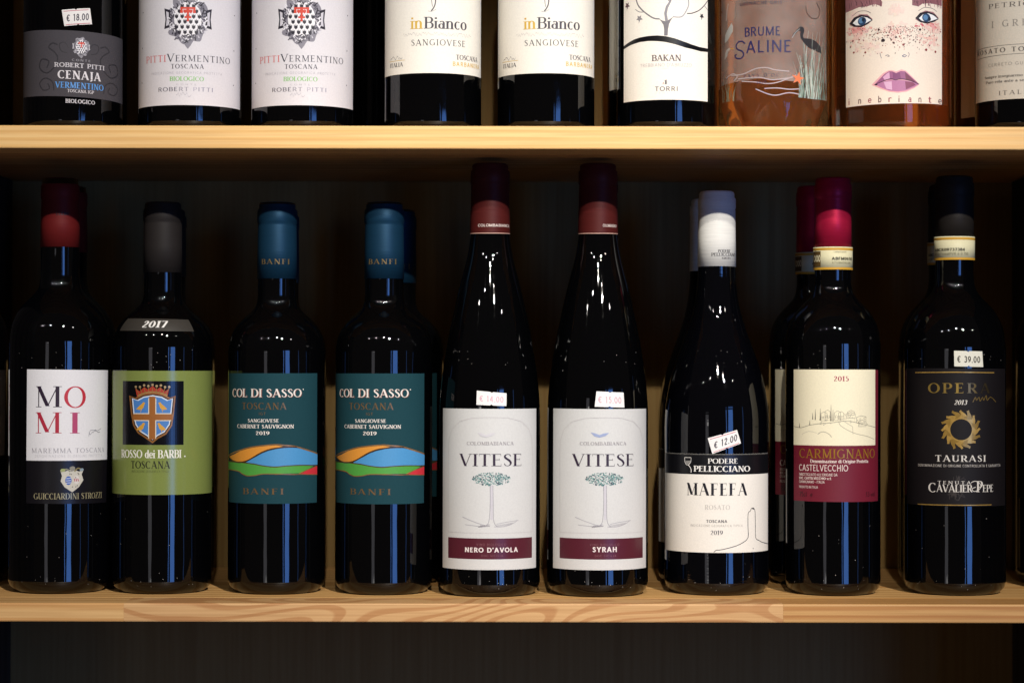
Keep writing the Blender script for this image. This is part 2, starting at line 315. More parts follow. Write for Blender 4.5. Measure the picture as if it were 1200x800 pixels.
class Surf:
    """maps photo-pixel marks on a bottle's face to its surface. Coordinates: x measured as seen, y as seen."""
    def __init__(s, cx, r, y0, zb, phi, prof, rot=0, tilt=0, vgrid=None):
        s.cx, s.r, s.y0, s.zb, s.phi, s.prof, s.rot, s.tilt, s.vg = cx, r, y0, zb, phi, prof, rot, tilt, vgrid
        s.rm = r * (D + y0) / F; s.clear()
        s.sz = (D + y0 - s.rm * .85) / F
    def clear(s): s.bins = {'lettering': [], 'picture': []}; s.k = 0
    def u(s, x): return s.r * asin(max(-.999, min(.999, (x - s.cx) / s.r)))
    def loc(s, u, y, off):
        z = CAMZ + (YH - (y + s.tilt * u)) * s.sz - s.zb
        a = u / s.r + s.phi + s.rot; rr = s.prof(z) + off
        return (rr * sin(a), -rr * cos(a), z)
    def put(s, quads, mat, lay, bin_):
        s.k = (s.k + 1) % 5
        off = .00016 + lay * .000022 + s.k * .0000035
        for q in quads:
            for a in slices(q, 0, GRID):
                for b in (slices(a, 1, s.vg) if s.vg else [a]):
                    s.bins[bin_].append((b, mat, off))
    def upoly(s, pts, mat, lay=2, bin_='picture'):
        t = tessellate_polygon([[Vector((p[0], p[1], 0)) for p in pts]])
        s.put([[tuple(pts[i]) for i in tr] for tr in t], mat, lay, bin_)
    def poly(s, pts, mat, lay=2): s.upoly([(s.u(x), y) for x, y in pts], mat, lay)
    def rect(s, x0, y0, x1, y1, mat, lay=1): s.put([[(s.u(x0), y0), (s.u(x1), y0), (s.u(x1), y1), (s.u(x0), y1)]], mat, lay, 'picture')
    def ell(s, x, y, rx, ry, mat, lay=2, n=14, rag=0):
        c = s.u(x); s.upoly([(c + rx * (1 + rag * random.uniform(-1, 1)) * cos(2 * pi * i / n), y + ry * (1 + rag * random.uniform(-1, 1)) * sin(2 * pi * i / n)) for i in range(n)], mat, lay)
    def line(s, pts, w_, mat, lay=3, smooth=0, taper=0):
        pts = [(s.u(x), y) for x, y in pts]
        if smooth: pts = crom(pts, smooth)
        L = []; R = []; n = len(pts)
        for i, (x, y) in enumerate(pts):
            q0 = pts[max(i - 1, 0)]; q1 = pts[min(i + 1, n - 1)]; dx, dy = q1[0] - q0[0], q1[1] - q0[1]; ln = sqrt(dx * dx + dy * dy) or 1
            h = w_ / 2 * (1 - taper * i / max(n - 1, 1))
            L.append((x - dy / ln * h, y + dx / ln * h)); R.append((x + dy / ln * h, y - dx / ln * h))
        s.put(strip(L, R), mat, lay, 'picture')
    def text(s, t, x0, x1, yt, yb, mat, st=SERIF, sp=.06, lay=4, slope=0, cols=None):
        """line of text from x0 to x1, caps from yt (top) to yb (baseline)"""
        u0, u1 = s.u(x0), s.u(x1); gs = [glyph(c, st) for c in t]
        tot = sum(g[0] for g in gs) + sp * (len(gs) - 1); kx = (u1 - u0) / tot; ky = yb - yt; x = 0
        for ci, (W, prims) in enumerate(gs):
            mm = cols[ci] if cols else mat
            for pr in prims:
                s.put([[(u0 + (x + px) * kx, yb - py * ky + slope * (x + px) * kx) for px, py in q] for q in pr], mm, lay, 'lettering')
            x += W + sp
    def script(s, x0, x1, y, h, w_, mat, seed=1, lay=4):
        """a run of handwriting too small to read"""
        rn = random.Random(seed); pts = []; x = x0
        while x < x1:
            pts.append((x, y - h * rn.choice((.0, .5, .5, 1.0)))); x += h * rn.uniform(.22, .4)
        u = [(s.u(a), b) for a, b in pts]
        if len(u) < 3: return
        u = crom(u, 3); L = [(a, b - w_ / 2) for a, b in u]; R = [(a, b + w_ / 2) for a, b in u]
        s.put(strip(L, R), mat, lay, 'lettering')
    def sheet(s, name, pts, mat, parent, thick=.00015, lay0=0.0, label=None):
        """the paper itself: polygon in photo pixels, with a cut edge"""
        P = [(s.u(x), y) for x, y in pts]; V = []; Fc = []; key = {}
        def vid(p, off):
            k = (round(p[0], 4), round(p[1], 4), off)
            if k not in key: key[k] = len(V); V.append(s.loc(p[0], p[1], off))
            return key[k]
        tris = tessellate_polygon([[Vector((p[0], p[1], 0)) for p in P]]) if len(P) != 4 else [(0, 1, 2, 3)]
        top = thick + lay0
        for tr in tris:
            for a in slices([P[i] for i in tr], 0, GRID):
                for b in (slices(a, 1, s.vg) if s.vg else [a]): Fc.append([vid(p, top) for p in b])
        for i in range(len(P)):
            a, b = P[i], P[(i + 1) % len(P)]; n = max(1, int(abs(b[0] - a[0]) / GRID), int(abs(b[1] - a[1]) / 8) if s.vg else 1)
            for k in range(n):
                p = (a[0] + (b[0] - a[0]) * k / n, a[1] + (b[1] - a[1]) * k / n); q = (a[0] + (b[0] - a[0]) * (k + 1) / n, a[1] + (b[1] - a[1]) * (k + 1) / n)
                i0 = len(V); V.extend([s.loc(*p, top), s.loc(*q, top), s.loc(*q, -.0001), s.loc(*p, -.0001)]); Fc.append([i0, i0 + 1, i0 + 2, i0 + 3])
        o = mesh_obj(name, V, Fc, mat, parent, True)
        fix_normals(o)
        if label: o['label'] = label
        return o
    def flush(s, parent, base=0.0):
        for b, items in s.bins.items():
            if not items: continue
            V = []; Fc = []; idx = []; ms = []
            for poly, mat, off in items:
                i0 = len(V); V.extend(s.loc(p[0], p[1], off + base) for p in poly)
                Fc.append(list(range(i0, i0 + len(poly))))
                if mat not in ms: ms.append(mat)
                idx.append(ms.index(mat))
            fix_normals(mesh_obj(b, V, Fc, ms, parent, False, idx))
        s.clear()
def fix_normals(o):
    me = o.data; fl = []
    for p in me.polygons:
        c = p.center; n = p.normal
        if n.x * c.x + n.y * c.y < 0: fl.append(p.index)
    if fl:
        import bmesh
        bm = bmesh.new(); bm.from_mesh(me); bm.faces.ensure_lookup_table()
        for i in fl: bm.faces[i].normal_flip()
        bm.to_mesh(me); bm.free()

# ------------------------------------------------------------------ the shelf unit
PX = D / F                                   # metres per photo pixel at the shelf edge
ZT = CAMZ + (YH - 147.5) * PX                # top of the upper board
ZTB = CAMZ + (YH - 174.5) * PX
ZLB = CAMZ + (YH - 728.5) * PX
BACK = .30; XS = .4285
rack = bpy.data.objects.new('shelf_unit', None); COL.objects.link(rack)
props(rack, 'pine wood shelf unit with two boards and a back panel, holding the wine bottles', 'shelf')
def flame(m):
    n, l = m.node_tree.nodes, m.node_tree.links
    wv = next(x for x in n if x.type == 'TEX_WAVE'); rp = wv.outputs['Fac'].links[0].to_node
    tc = next(x for x in n if x.type == 'TEX_COORD'); mp = n.new('ShaderNodeMapping'); mp.inputs['Scale'].default_value = (6.5, 9, 20); mp.inputs['Location'].default_value = (1.3, .2, .4)
    ns = n.new('ShaderNodeTexNoise'); ns.inputs['Scale'].default_value = 1; ns.inputs['Detail'].default_value = 1.2; ns.inputs['Roughness'].default_value = .3
    l.new(tc.outputs['Object'], mp.inputs['Vector']); l.new(mp.outputs[0], ns.inputs['Vector'])
    mu = n.new('ShaderNodeMath'); mu.operation = 'MULTIPLY'; mu.inputs[1].default_value = 17
    fr = n.new('ShaderNodeMath'); fr.operation = 'FRACT'; l.new(ns.outputs['Fac'], mu.inputs[0]); l.new(mu.outputs[0], fr.inputs[0])
    pp = n.new('ShaderNodeFloatCurve'); c = pp.mapping.curves[0]
    c.points[0].location = (0, 0); c.points[1].location = (1, 0); c.points.new(.45, .35); c.points.new(.8, 1); c.points.new(.92, .9); pp.mapping.update()
    l.new(fr.outputs[0], pp.inputs['Value']); l.new(pp.outputs[0], rp.inputs[0])
PL, PD = (.82, .50, .20), (.66, .34, .11)
w_main = wood_mat('pine_board', PL, PD, (.25, 1, 1), (0, radians(1.5), radians(2)), (.3, .02, .05), 26, 1.2)
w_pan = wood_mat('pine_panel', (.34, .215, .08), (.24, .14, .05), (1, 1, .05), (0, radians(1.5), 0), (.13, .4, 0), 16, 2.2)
w_top = wood_mat('pine_stave_fine', (.90, .58, .24), (.84, .50, .18), (.22, 1, 1), (0, radians(1.2), radians(2.5)), (.2, .03, .035), 60, 1.1)
w_l = wood_mat('pine_stave_pale', (.76, .46, .19), (.67, .36, .13), (.25, 1, 1), (0, radians(1.5), radians(3)), (.2, .05, .06), 30, 1.3)
w_m = wood_mat('pine_stave_flame', (.70, .41, .18), (.56, .28, .11), (.42, 1, 1), (0, radians(9), radians(14)), (-.012, .03, .03), 17, 3.2, (.45, .92))
flame(w_m)
w_r = wood_mat('pine_stave_straight', (.62, .34, .12), (.50, .23, .07), (.3, 1, 1), (0, radians(2), radians(5)), (.1, .03, .03), 52, 1.5)
w_side = wood_mat('dark_side_panel', (.05, .045, .045), (.03, .027, .028), (1, 1, .05), (0, 0, 0), (0, 0, 0), 14, 2)  # shade on the side panels is put into this dark wood colour
FD = .042
def shelf(z0, z1, cuts, mats):
    b = board('shelf_board', -XS, XS, FD + .0001, BACK, z0, z1, w_main, rack)
    for (a, c), m in zip(zip(cuts, cuts[1:]), mats):
        xa = -XS if a is None else (a - 600) * PX; xc = XS if c is None else (c - 600) * PX
        st = board('stave', xa + .00002, xc - .00002, 0, FD, z0, z1, m, b, .0011)
        st.location = (st.location.x - b.location.x, st.location.y - b.location.y, st.location.z - b.location.z)
shelf(ZTB, ZT, [None, None], [w_top])
shelf(ZLB, 0, [None, 146, 918, None], [w_l, w_m, w_r])
NEXT = ZT + (ZT - 0)
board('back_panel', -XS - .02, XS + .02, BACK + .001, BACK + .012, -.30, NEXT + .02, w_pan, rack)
board('side_panel', -XS - .02, -XS - .0005, -.002, BACK, -.30, NEXT + .02, w_side, rack)
board('side_panel', XS + .0005, XS + .02, -.002, BACK, -.30, NEXT + .02, w_side, rack)
board('shelf_board', -XS, XS, 0, BACK, NEXT, NEXT + .0155, w_main, rack)

# ------------------------------------------------------------------ bottles
class Bottle:
    def __init__(s, cx, R, outline, base_y=None, zb=0.0, label='', group=None, glass=GLASS, y0=None, rotz=0, wob=None):
        """outline: (photo row, half width in photo pixels) from the mouth down to the full body"""
        rr = R * D / F
        if y0 is None:
            t = CAMZ * F / (base_y - YH) - D if base_y else .05
            y0 = t + R * (D + .09) / F
        s.y0 = y0; k = (D + y0) / F; s.k = k; s.R = R; s.cx = cx; s.zb = zb
        X = (cx - 600) * k
        s.root = bpy.data.objects.new('wine_bottle', None); COL.objects.link(s.root); s.root.location = (X, y0, zb)
        props(s.root, label, 'bottle', group)
        zt = lambda y: CAMZ + (YH - y) * k - zb
        s.zt = zt
        body = [(R * k, .0035 + .0055), (R * k - .0012, .0045), (R * k - .0042, .0012), (R * k - .008, 0)]
        pr = [(zt(y), h * k) for y, h in outline]
        s.full = sorted([(z, r) for r, z in body] + pr)
        s.phi = -math.atan2(X, D + y0)
        g = [(r, z) for z, r in s.full if z >= 0]
        g = [(.004, .012), (g[0][0] * .55, .008), (g[0][0] - .003, 0.0006)] + g + [(pr[0][1] * .8, zt(outline[0][0]) + .0001)]
        gg = [g[0]]
        for a, c in zip(g, g[1:]):
            if c[1] - a[1] > .02: gg += [(a[0] + (c[0] - a[0]) * t / (c[1] - a[1]), a[1] + t) for t in (.0008, .003)] + [(c[0] - (c[0] - a[0]) * t / (c[1] - a[1]), c[1] - t) for t in (.003, .0008)]
            gg.append(c)
        g = gg
        if wob:
            g2 = [g[0]]
            for a, c in zip(g, g[1:]):
                if c[1] - a[1] > .003 and a[1] < .03: g2 += [(a[0] + (c[0] - a[0]) * t / 8, a[1] + (min(c[1], .045) - a[1]) * t / 8) for t in range(1, 8)]
                g2.append(c)
            g = g2
        lathe('glass_body', g, glass, s.root, 96, cap_top=True, wob=wob)
        s.sf = Surf(cx, R, y0, zb, s.phi, s.prof)
    def prof(s, z):
        P = s.full
        if z <= P[0][0]: return P[0][1]
        for (a, ra), (b, rb) in zip(P, P[1:]):
            if z <= b: return ra + (rb - ra) * (z - a) / (b - a) if b > a else rb
        return P[-1][1]
    def capsule(s, top, cut, hw, mat, lip=22, name='capsule', lipw=.8):
        """foil sleeve over mouth and neck; hw: half widths (top, under lip, at cut)"""
        k = s.k; e = .00035
        P = [(hw[2], cut), (hw[2] * .5 + hw[1] * .5, (cut + top + lip) / 2), (hw[1], top + lip + 3), (hw[1] - .25, top + lip + 1.2), (hw[1] + lipw, top + lip - .5), (hw[1] + lipw, top + lip - 6), (hw[1] + lipw * .7, top + 9), (hw[0] + .2, top + 7), (hw[0] + .3, top + 3), (hw[0] - .8, top + .8), (hw[0] - 2.5, top)]
        pr = [(hw[2] * k - .0006, s.zt(cut))] + [(h * k + e, s.zt(y)) for h, y in P] + [(.002, s.zt(top) - .0002)]
        s.cap = lathe(name, pr, mat, s.root, 64, cap_top=True)
        zs = sorted((z, r) for r, z in pr[1:-1])
        def cp(z):
            if z <= zs[0][0]: return zs[0][1]
            for (a, ra), (b, rb) in zip(zs, zs[1:]):
                if z <= b: return ra + (rb - ra) * (z - a) / max(b - a, 1e-9)
            return zs[-1][1]
        s.csf = Surf(s.cx, hw[2], s.y0, s.zb, s.phi, cp)
        return s.cap
    def surf(s, **kw):
        f = Surf(s.cx, s.R, s.y0, s.zb, s.phi, s.prof); 
        for k, v in kw.items(): setattr(f, k, v)
        return f
def clone(o, parent=None):
    c = o.copy(); COL.objects.link(c)
    if parent: c.parent = parent
    for ch in list(o.children): clone(ch, c)
    return c
SPACING = .083
def behind(b, cx, label, rotz=0, dy=SPACING, src=None):
    """a bottle of the same kind in the second row"""
    c = clone(b.root); y = b.y0 + dy; X = (cx - 600) * (D + y) / F
    c.location = (X, y, b.zb); c['label'] = label; c.rotation_euler = (0, 0, -math.atan2(X, D + y) * -1 * -1 - b.phi + rotz) if False else (0, 0, rotz)
    return c
def bordeaux(top, rn, neck_end, sh_end, R, rt=None):
    H = sh_end - neck_end
    pts = [(top, rt or rn - 1.5), (top + 25, rn - 1), (neck_end - 30, rn)]
    cur = crom([(0, 0), (.12, .03), (.22, .11), (.31, .27), (.4, .47), (.5, .66), (.62, .82), (.78, .94), (1, 1)], 5)
    return pts + [(neck_end + t * H, rn + f * (R - rn)) for t, f in cur]
def sticker(b, corners, txt, tc, slope=0, seed=0, paper='#efebe8', frame='#c96a78', tcol='#4a4650', shape=None):
    """little price sticker with its printed price"""
    f = b.surf(vg=8)
    (x0, y0), (x1, y1), (x2, y2), (x3, y3) = corners     # top-left, top-right, bottom-right, bottom-left
    L = lambda a, c, t: (a[0] + (c[0] - a[0]) * t, a[1] + (c[1] - a[1]) * t)
    A, B, C_, E = corners
    dx, dy = (E[0] - A[0]) * .07, (E[1] - A[1]) * .07
    m = L(A, B, .5); q = L(E, C_, .5)
    pts = [A, L(A, B, .45), (m[0] + dx, m[1] + dy), L(A, B, .55), B, C_, L(E, C_, .55), (q[0] - dx, q[1] - dy), L(E, C_, .45), E]
    st = f.sheet('price_sticker', pts, ink(paper, 'paper'), b.root, .00045)
    if frame:
        for t in (.1, .93):
            f.line([L(L(A, E, t), L(B, C_, t), .06), L(L(A, E, t), L(B, C_, t), .94)], .7, ink(frame, 'faint'), 2)
    n = len(txt)
    a = L(A, E, .74); c = L(B, C_, .74); ht = sqrt((E[0] - A[0]) ** 2 + (E[1] - A[1]) ** 2) * .42
    xs = L(a, c, .1); xe = L(a, c, .9); sl = (xe[1] - xs[1]) / (xe[0] - xs[0])
    f.text(txt, xs[0], xe[0], xs[1] - ht, xs[1], ink(tcol, 'faint'), (.17, .15, 0, 0), .14, 4, sl)
    f.flush(st, .00035)

K = lambda h: ink(h)
# ---------------------------------------------------------------- lower board, front row, from left to right
# 1
b1 = Bottle(70, 58.5, bordeaux(211, 22.3, 324, 402, 58.5), 697.2, label='Bottle with red capsule and white MOMI label, front row of the lower board', group='bottles with the white MOMI label')
b1.capsule(210, 291, (20, 21.2, 22.4), capsule_mat('#661a1a', .1, .55), 24)
f = b1.csf; f.cx = 71; f.text('LLEBE', 66, 81, 249.5, 253, K('#3a1a20'), SBOLD); f.flush(b1.cap)
def momi(f, root):
    p = f.sheet('label', [(33.4, 433.5), (125, 434.5), (124.2, 540.3), (33, 540)], ink('#eeebec', 'paper'), root, .0002)
    f.text('M', 42.6, 72.2, 453.3, 477.6, K('#2b1a30'), (.13, .03, 1, 0)); f.text('O', 75, 99.5, 453.3, 478.6, K('#c5303f'), (.13, .04, 0, 0))
    f.text('M', 42.4, 72, 483.7, 508, K('#b3263c'), (.13, .03, 1, 0)); f.text('I', 82.5, 92, 484, 508.3, K('#b84a70'), (.2, .03, 1, 0))
    f.script(103, 116, 510, 5, .6, K('#77747c'), 5); f.line([(103, 512), (105, 505), (112, 506), (117, 503)], .5, K('#77747c'), smooth=3)
    f.text('MAREMMA TOSCANA', 39, 120.6, 525.6, 531, K('#a09ca2'), LIGHT, .14)
    f.text('DENOMINAZIONE DI ORIGINE PROTETTA', 42.5, 118, 533.3, 536, K('#bdb9bd'), SLIGHT, .16)
    f.flush(p, .0001)
    q = f.sheet('label_footer', [(33, 540.4), (124.2, 540.7), (123.6, 591), (33, 590)], ink('#141216', 'gloss'), root, .0002)
    c = 84.5; W = '#cfcabc'
    f.poly([(75, 553), (71, 551), (73, 558), (71.5, 564), (76, 571), (84.5, 577), (92, 571), (97, 563), (95, 556), (97.5, 551), (92, 553), (84.5, 550)], K(W), 2)
    f.ell(80.3, 563.3, 3.7, 5.2, K('#3d63b5'), 4); f.ell(89.3, 562.5, 3.6, 5, K('#dfd9d2'), 4)
    for k in range(3): f.line([(77.5, 561 + 2.6 * k), (83.2, 560.5 + 2.6 * k)], .7, K('#dfe4f0'), 5)
    for k in range(3): f.line([(86.6 + 2 * k, 561), (87.6 + 2 * k, 564.5)], .9, K('#b22a3a'), 5)
    f.line([(72, 553), (78, 550), (82, 553)], 1.6, ink('#b5a36c', 'foil'), 4, 3); f.line([(87, 553), (91, 549), (97, 552)], 1.6, ink('#b5a36c', 'foil'), 4, 3)
    f.ell(84.8, 549.5, 3.6, 3.4, K('#8f8b80'), 4, 9, .2); f.ell(74, 551, 3, 1.8, K('#9fa86c'), 5, 8, .2); f.ell(95, 550.8, 2.6, 1.8, K('#8f9fa8'), 5, 8, .2)
    for k in range(10): f.ell(84.5 + random.uniform(-11, 11), 556 + random.uniform(-6, 16), .8, .8, K('#77736a'), 5, 5)
    f.text('GUICCIARDINI STROZZI', 41.6, 118, 578, 585, ink('#c9bd92', 'foil'), SERIF, .05)
    f.flush(q, .0001)
momi(b1.surf(), b1.root)
# 2
b2 = Bottle(190.5, 58, bordeaux(239, 21.8, 343, 408, 58), 697.2, label='Bottle with grey capsule and olive green label bearing a shield, front row', group='bottles with the olive green shield label')
b2.capsule(238, 320.5, (20.3, 21.6, 22), capsule_mat('#272322', .05, .6), 22)
def rosso(f, root):
    p = f.sheet('label', [(132.9, 435), (248, 435), (248, 579.7), (132.9, 579.7)], ink('#818d4a', 'sheen'), root, .0002)
    f.rect(145.7, 447, 214.5, 521.5, ink('#0d0d10', 'sheen'), 1)
    G = '#b5793f'; c = 179.5
    sh = lambda k, n=1: [(c + (x - c) * k, 488 + (y - 488) * k) for x, y in ((153, 464), (160, 466.5), (168, 462), (c, 460), (191, 462), (199, 466.5), (205.5, 464), (203.5, 485), (201.5, 499), (195, 509), (186, 514), (c, 519.5), (172, 514), (163, 508), (157.5, 499), (155, 485))]
    f.poly(sh(1), ink(G, 'foil'), 2); f.poly(sh(.93), K('#3a2012'), 3); f.poly(sh(.88), K('#d9e2ee'), 4); f.poly(sh(.83), K('#4a80c2'), 5)
    f.rect(174.6, 467, 183.6, 514, K('#e6d9c0'), 6); f.rect(158.5, 484.5, 200.5, 493.5, K('#e6d9c0'), 6)
    f.rect(175.6, 465, 182.6, 515, K('#9c5f28'), 7); f.rect(157.5, 485.5, 201.5, 492.5, K('#9c5f28'), 7)
    for x, y in ((166, 476), (191, 476), (166, 500), (190, 500)):
        d = 1 if x < c else -1
        f.poly([(x - 5 * d, y + 4), (x - 2 * d, y + .5), (x + 1 * d, y - 2), (x + 3 * d, y - 4.5), (x + 5.2 * d, y - 3.6), (x + 4 * d, y - 1), (x + 3 * d, y + 2.6), (x - 0 * d, y + 4.6)], K('#d6a03a'), 6)
        f.line([(x + 1 * d, y + 4), (x, y + 7)], .7, K('#d6a03a'), 6)
    f.poly([(162, 466), (160, 456), (165, 459), (170, 454), (174, 457), (c, 452.5), (184, 457), (188, 454), (193, 459), (198, 456), (196, 465), (188, 462.5), (c, 461.5), (170, 462.5)], K('#a83424'), 2)
    f.line([(162.5, 464.5), (171, 461), (c, 460), (188, 461), (196, 464)], 2.2, ink('#c99a5e', 'foil'), 3, 3)
    for k in range(9):
        x = 160.5 + k * 4.7; f.ell(x, 453.8 - 2.4 * (1 - ((k - 4) / 4) ** 2) + (k % 2) * 1.2, 1.5, 1.5, ink('#d9b98a', 'foil'), 4, 7)
        f.line([(x, 455), (164 + k * 3.8, 462)], .9, ink('#b98748', 'foil'), 3)
    f.text('ROSSO dei BARBI', 144.5, 212, 527.3, 536.8, K('#f2efe0'), (.19, .07, 1, 0), .03); f.ell(216, 535, 1, 1, K('#f2efe0'), 4, 7)
    f.text('TOSCANA', 155.3, 199.2, 540.3, 549, K('#23261a'), SERIF, .06); f.text('INDICAZIONE GEOGRAFICA TIPICA', 156, 198, 551, 553.6, K('#4c5230'), SLIGHT, .1)
    f.flush(p, .0001)
rosso(b2.surf(), b2.root)
f = b2.surf(vg=3)
f.cx = 190.5
yb = [(148.5, 374.5), (219.5, 377.5), (219.5, 389), (148.5, 386.5)]
nf = Surf(190.5, 46, b2.y0, 0, b2.phi, b2.prof, vgrid=3)
p = nf.sheet('vintage_label', [(150, 373.5), (219.5, 375), (220.5, 389), (149, 388)], ink('#3c3833', 'paper'), b2.root, .0003)
nf.text('2017', 169.5, 194, 376.8, 384.6, K('#f0ece6'), (.22, .09, 1, .2), .1); nf.flush(p, .00025)
# 3, 4
def banfi(f, root):
    p = f.sheet('label', [(269.5, 437.8), (370.8, 437.6), (370.6, 589.8), (269.8, 589.8)], ink('#1a4048', 'linen'), root, .0002)
    W = K('#e9dfd6'); CU = ink('#8a6a45', 'foil')
    f.text('COL DI SASSO', 274.5, 353, 456.3, 466, K('#8a4a3a'), SERIF, .04, 3); f.text('COL DI SASSO', 274, 352.5, 455.8, 465.5, W, SERIF, .04, 5)
    f.ell(354.5, 456.5, .8, .8, W, 5, 6)
    f.text('TOSCANA', 285, 335.5, 472, 480, CU, SERIF, .09); f.text('IGT', 304, 312, 483.2, 486.4, CU, SANS, .2)
    f.text('SANGIOVESE', 291.7, 327, 491, 495, W, (.18, .09, 1, 0), .06); f.text('CABERNET SAUVIGNON', 279.7, 344, 497.5, 501.9, W, (.18, .09, 1, 0), .06); f.text('2019', 300.7, 316.3, 505.3, 509.6, W, (.18, .1, 1, 0), .1)
    T = lambda q: [(255 + x / 4.446, 420 + y / 4.446) for x, y in q]
    f.poly(T([(66, 518), (95, 502), (125, 484), (160, 472), (200, 462), (250, 456), (300, 452), (342, 457), (290, 470), (250, 482), (215, 500), (190, 514), (165, 528), (140, 538), (100, 540), (80, 530)]), K('#d99036'), 2)
    f.poly(T([(150, 545), (175, 528), (205, 512), (235, 494), (270, 480), (330, 466), (400, 464), (440, 473), (470, 484), (516, 503), (516, 557), (420, 557), (300, 563), (240, 556), (190, 546)]), K('#4a90c4'), 2)
    f.poly(T([(63, 541), (95, 544), (130, 542), (180, 548), (240, 558), (300, 564), (400, 559), (500, 561), (465, 580), (425, 598), (370, 598), (300, 600), (230, 601), (195, 608), (160, 611), (135, 600), (110, 587), (63, 584)]), K('#4e9a3e'), 2)
    f.poly(T([(415, 603), (450, 586), (490, 570), (515, 564), (515, 608), (470, 605)]), K('#c8303a'), 2)
    CP = ink('#a87a4a', 'foil')
    f.line(T([(63, 515), (80, 500), (120, 482), (160, 468), (210, 458), (300, 449), (345, 452), (400, 458), (450, 474), (515, 499)]), 1.6, CP, 4, 4)
    f.line(T([(66, 518), (82, 533), (110, 543), (140, 540), (165, 531), (195, 513), (225, 494), (260, 478), (300, 468), (360, 462), (410, 462)]), 1.5, ink('#5a3a22', 'foil'), 4, 4)
    f.line(T([(64, 541), (130, 543), (190, 549), (240, 558), (300, 564), (360, 559), (440, 557), (515, 562)]), 1.1, ink('#6a4a2a', 'foil'), 4, 4)
    f.line(T([(63, 584), (110, 588), (135, 602), (160, 612), (200, 609), (240, 601), (320, 601), (420, 603), (460, 583), (515, 562)]), 1.0, CP, 4, 4)
    f.line(T([(300, 602), (380, 602), (430, 604), (515, 609)]), .8, CP, 4, 3)
    f.text('BANFI', 286.5, 332.6, 572, 579, CU, SERIF, .2)
    f.flush(p, .0001)
b3 = Bottle(324.5, 56.5, bordeaux(239, 22.5, 347, 412, 56.5), 697.5, label='Blue capsuled bottle with dark green hills label, beside the olive green shield label', group='bottles with the dark green hills label')
b3.capsule(238, 327.5, (20.4, 22, 22.8), capsule_mat('#163850', .4, .5), 24)
f = b3.csf; f.cx = 327; f.text('BANFI', 309.5, 341, 304, 310, ink('#8a744a', 'foil'), SERIF, .2); f.flush(b3.cap)
banfi(b3.surf(), b3.root)
def twin(b, cx, base_y, label, rot=0):
    c = clone(b.root); t = CAMZ * F / (base_y - YH) - D; y0 = t + b.R * (D + .09) / F
    X = (cx - 600) * (D + y0) / F; c.location = (X, y0, b.zb); c.rotation_euler = (0, 0, (-math.atan2(X, D + y0) - b.phi) + rot); c['label'] = label; return c
b4 = twin(b3, 450, 698, 'Blue capsuled bottle with dark green hills label, beside the NERO D\'AVOLA bottle', -.0)
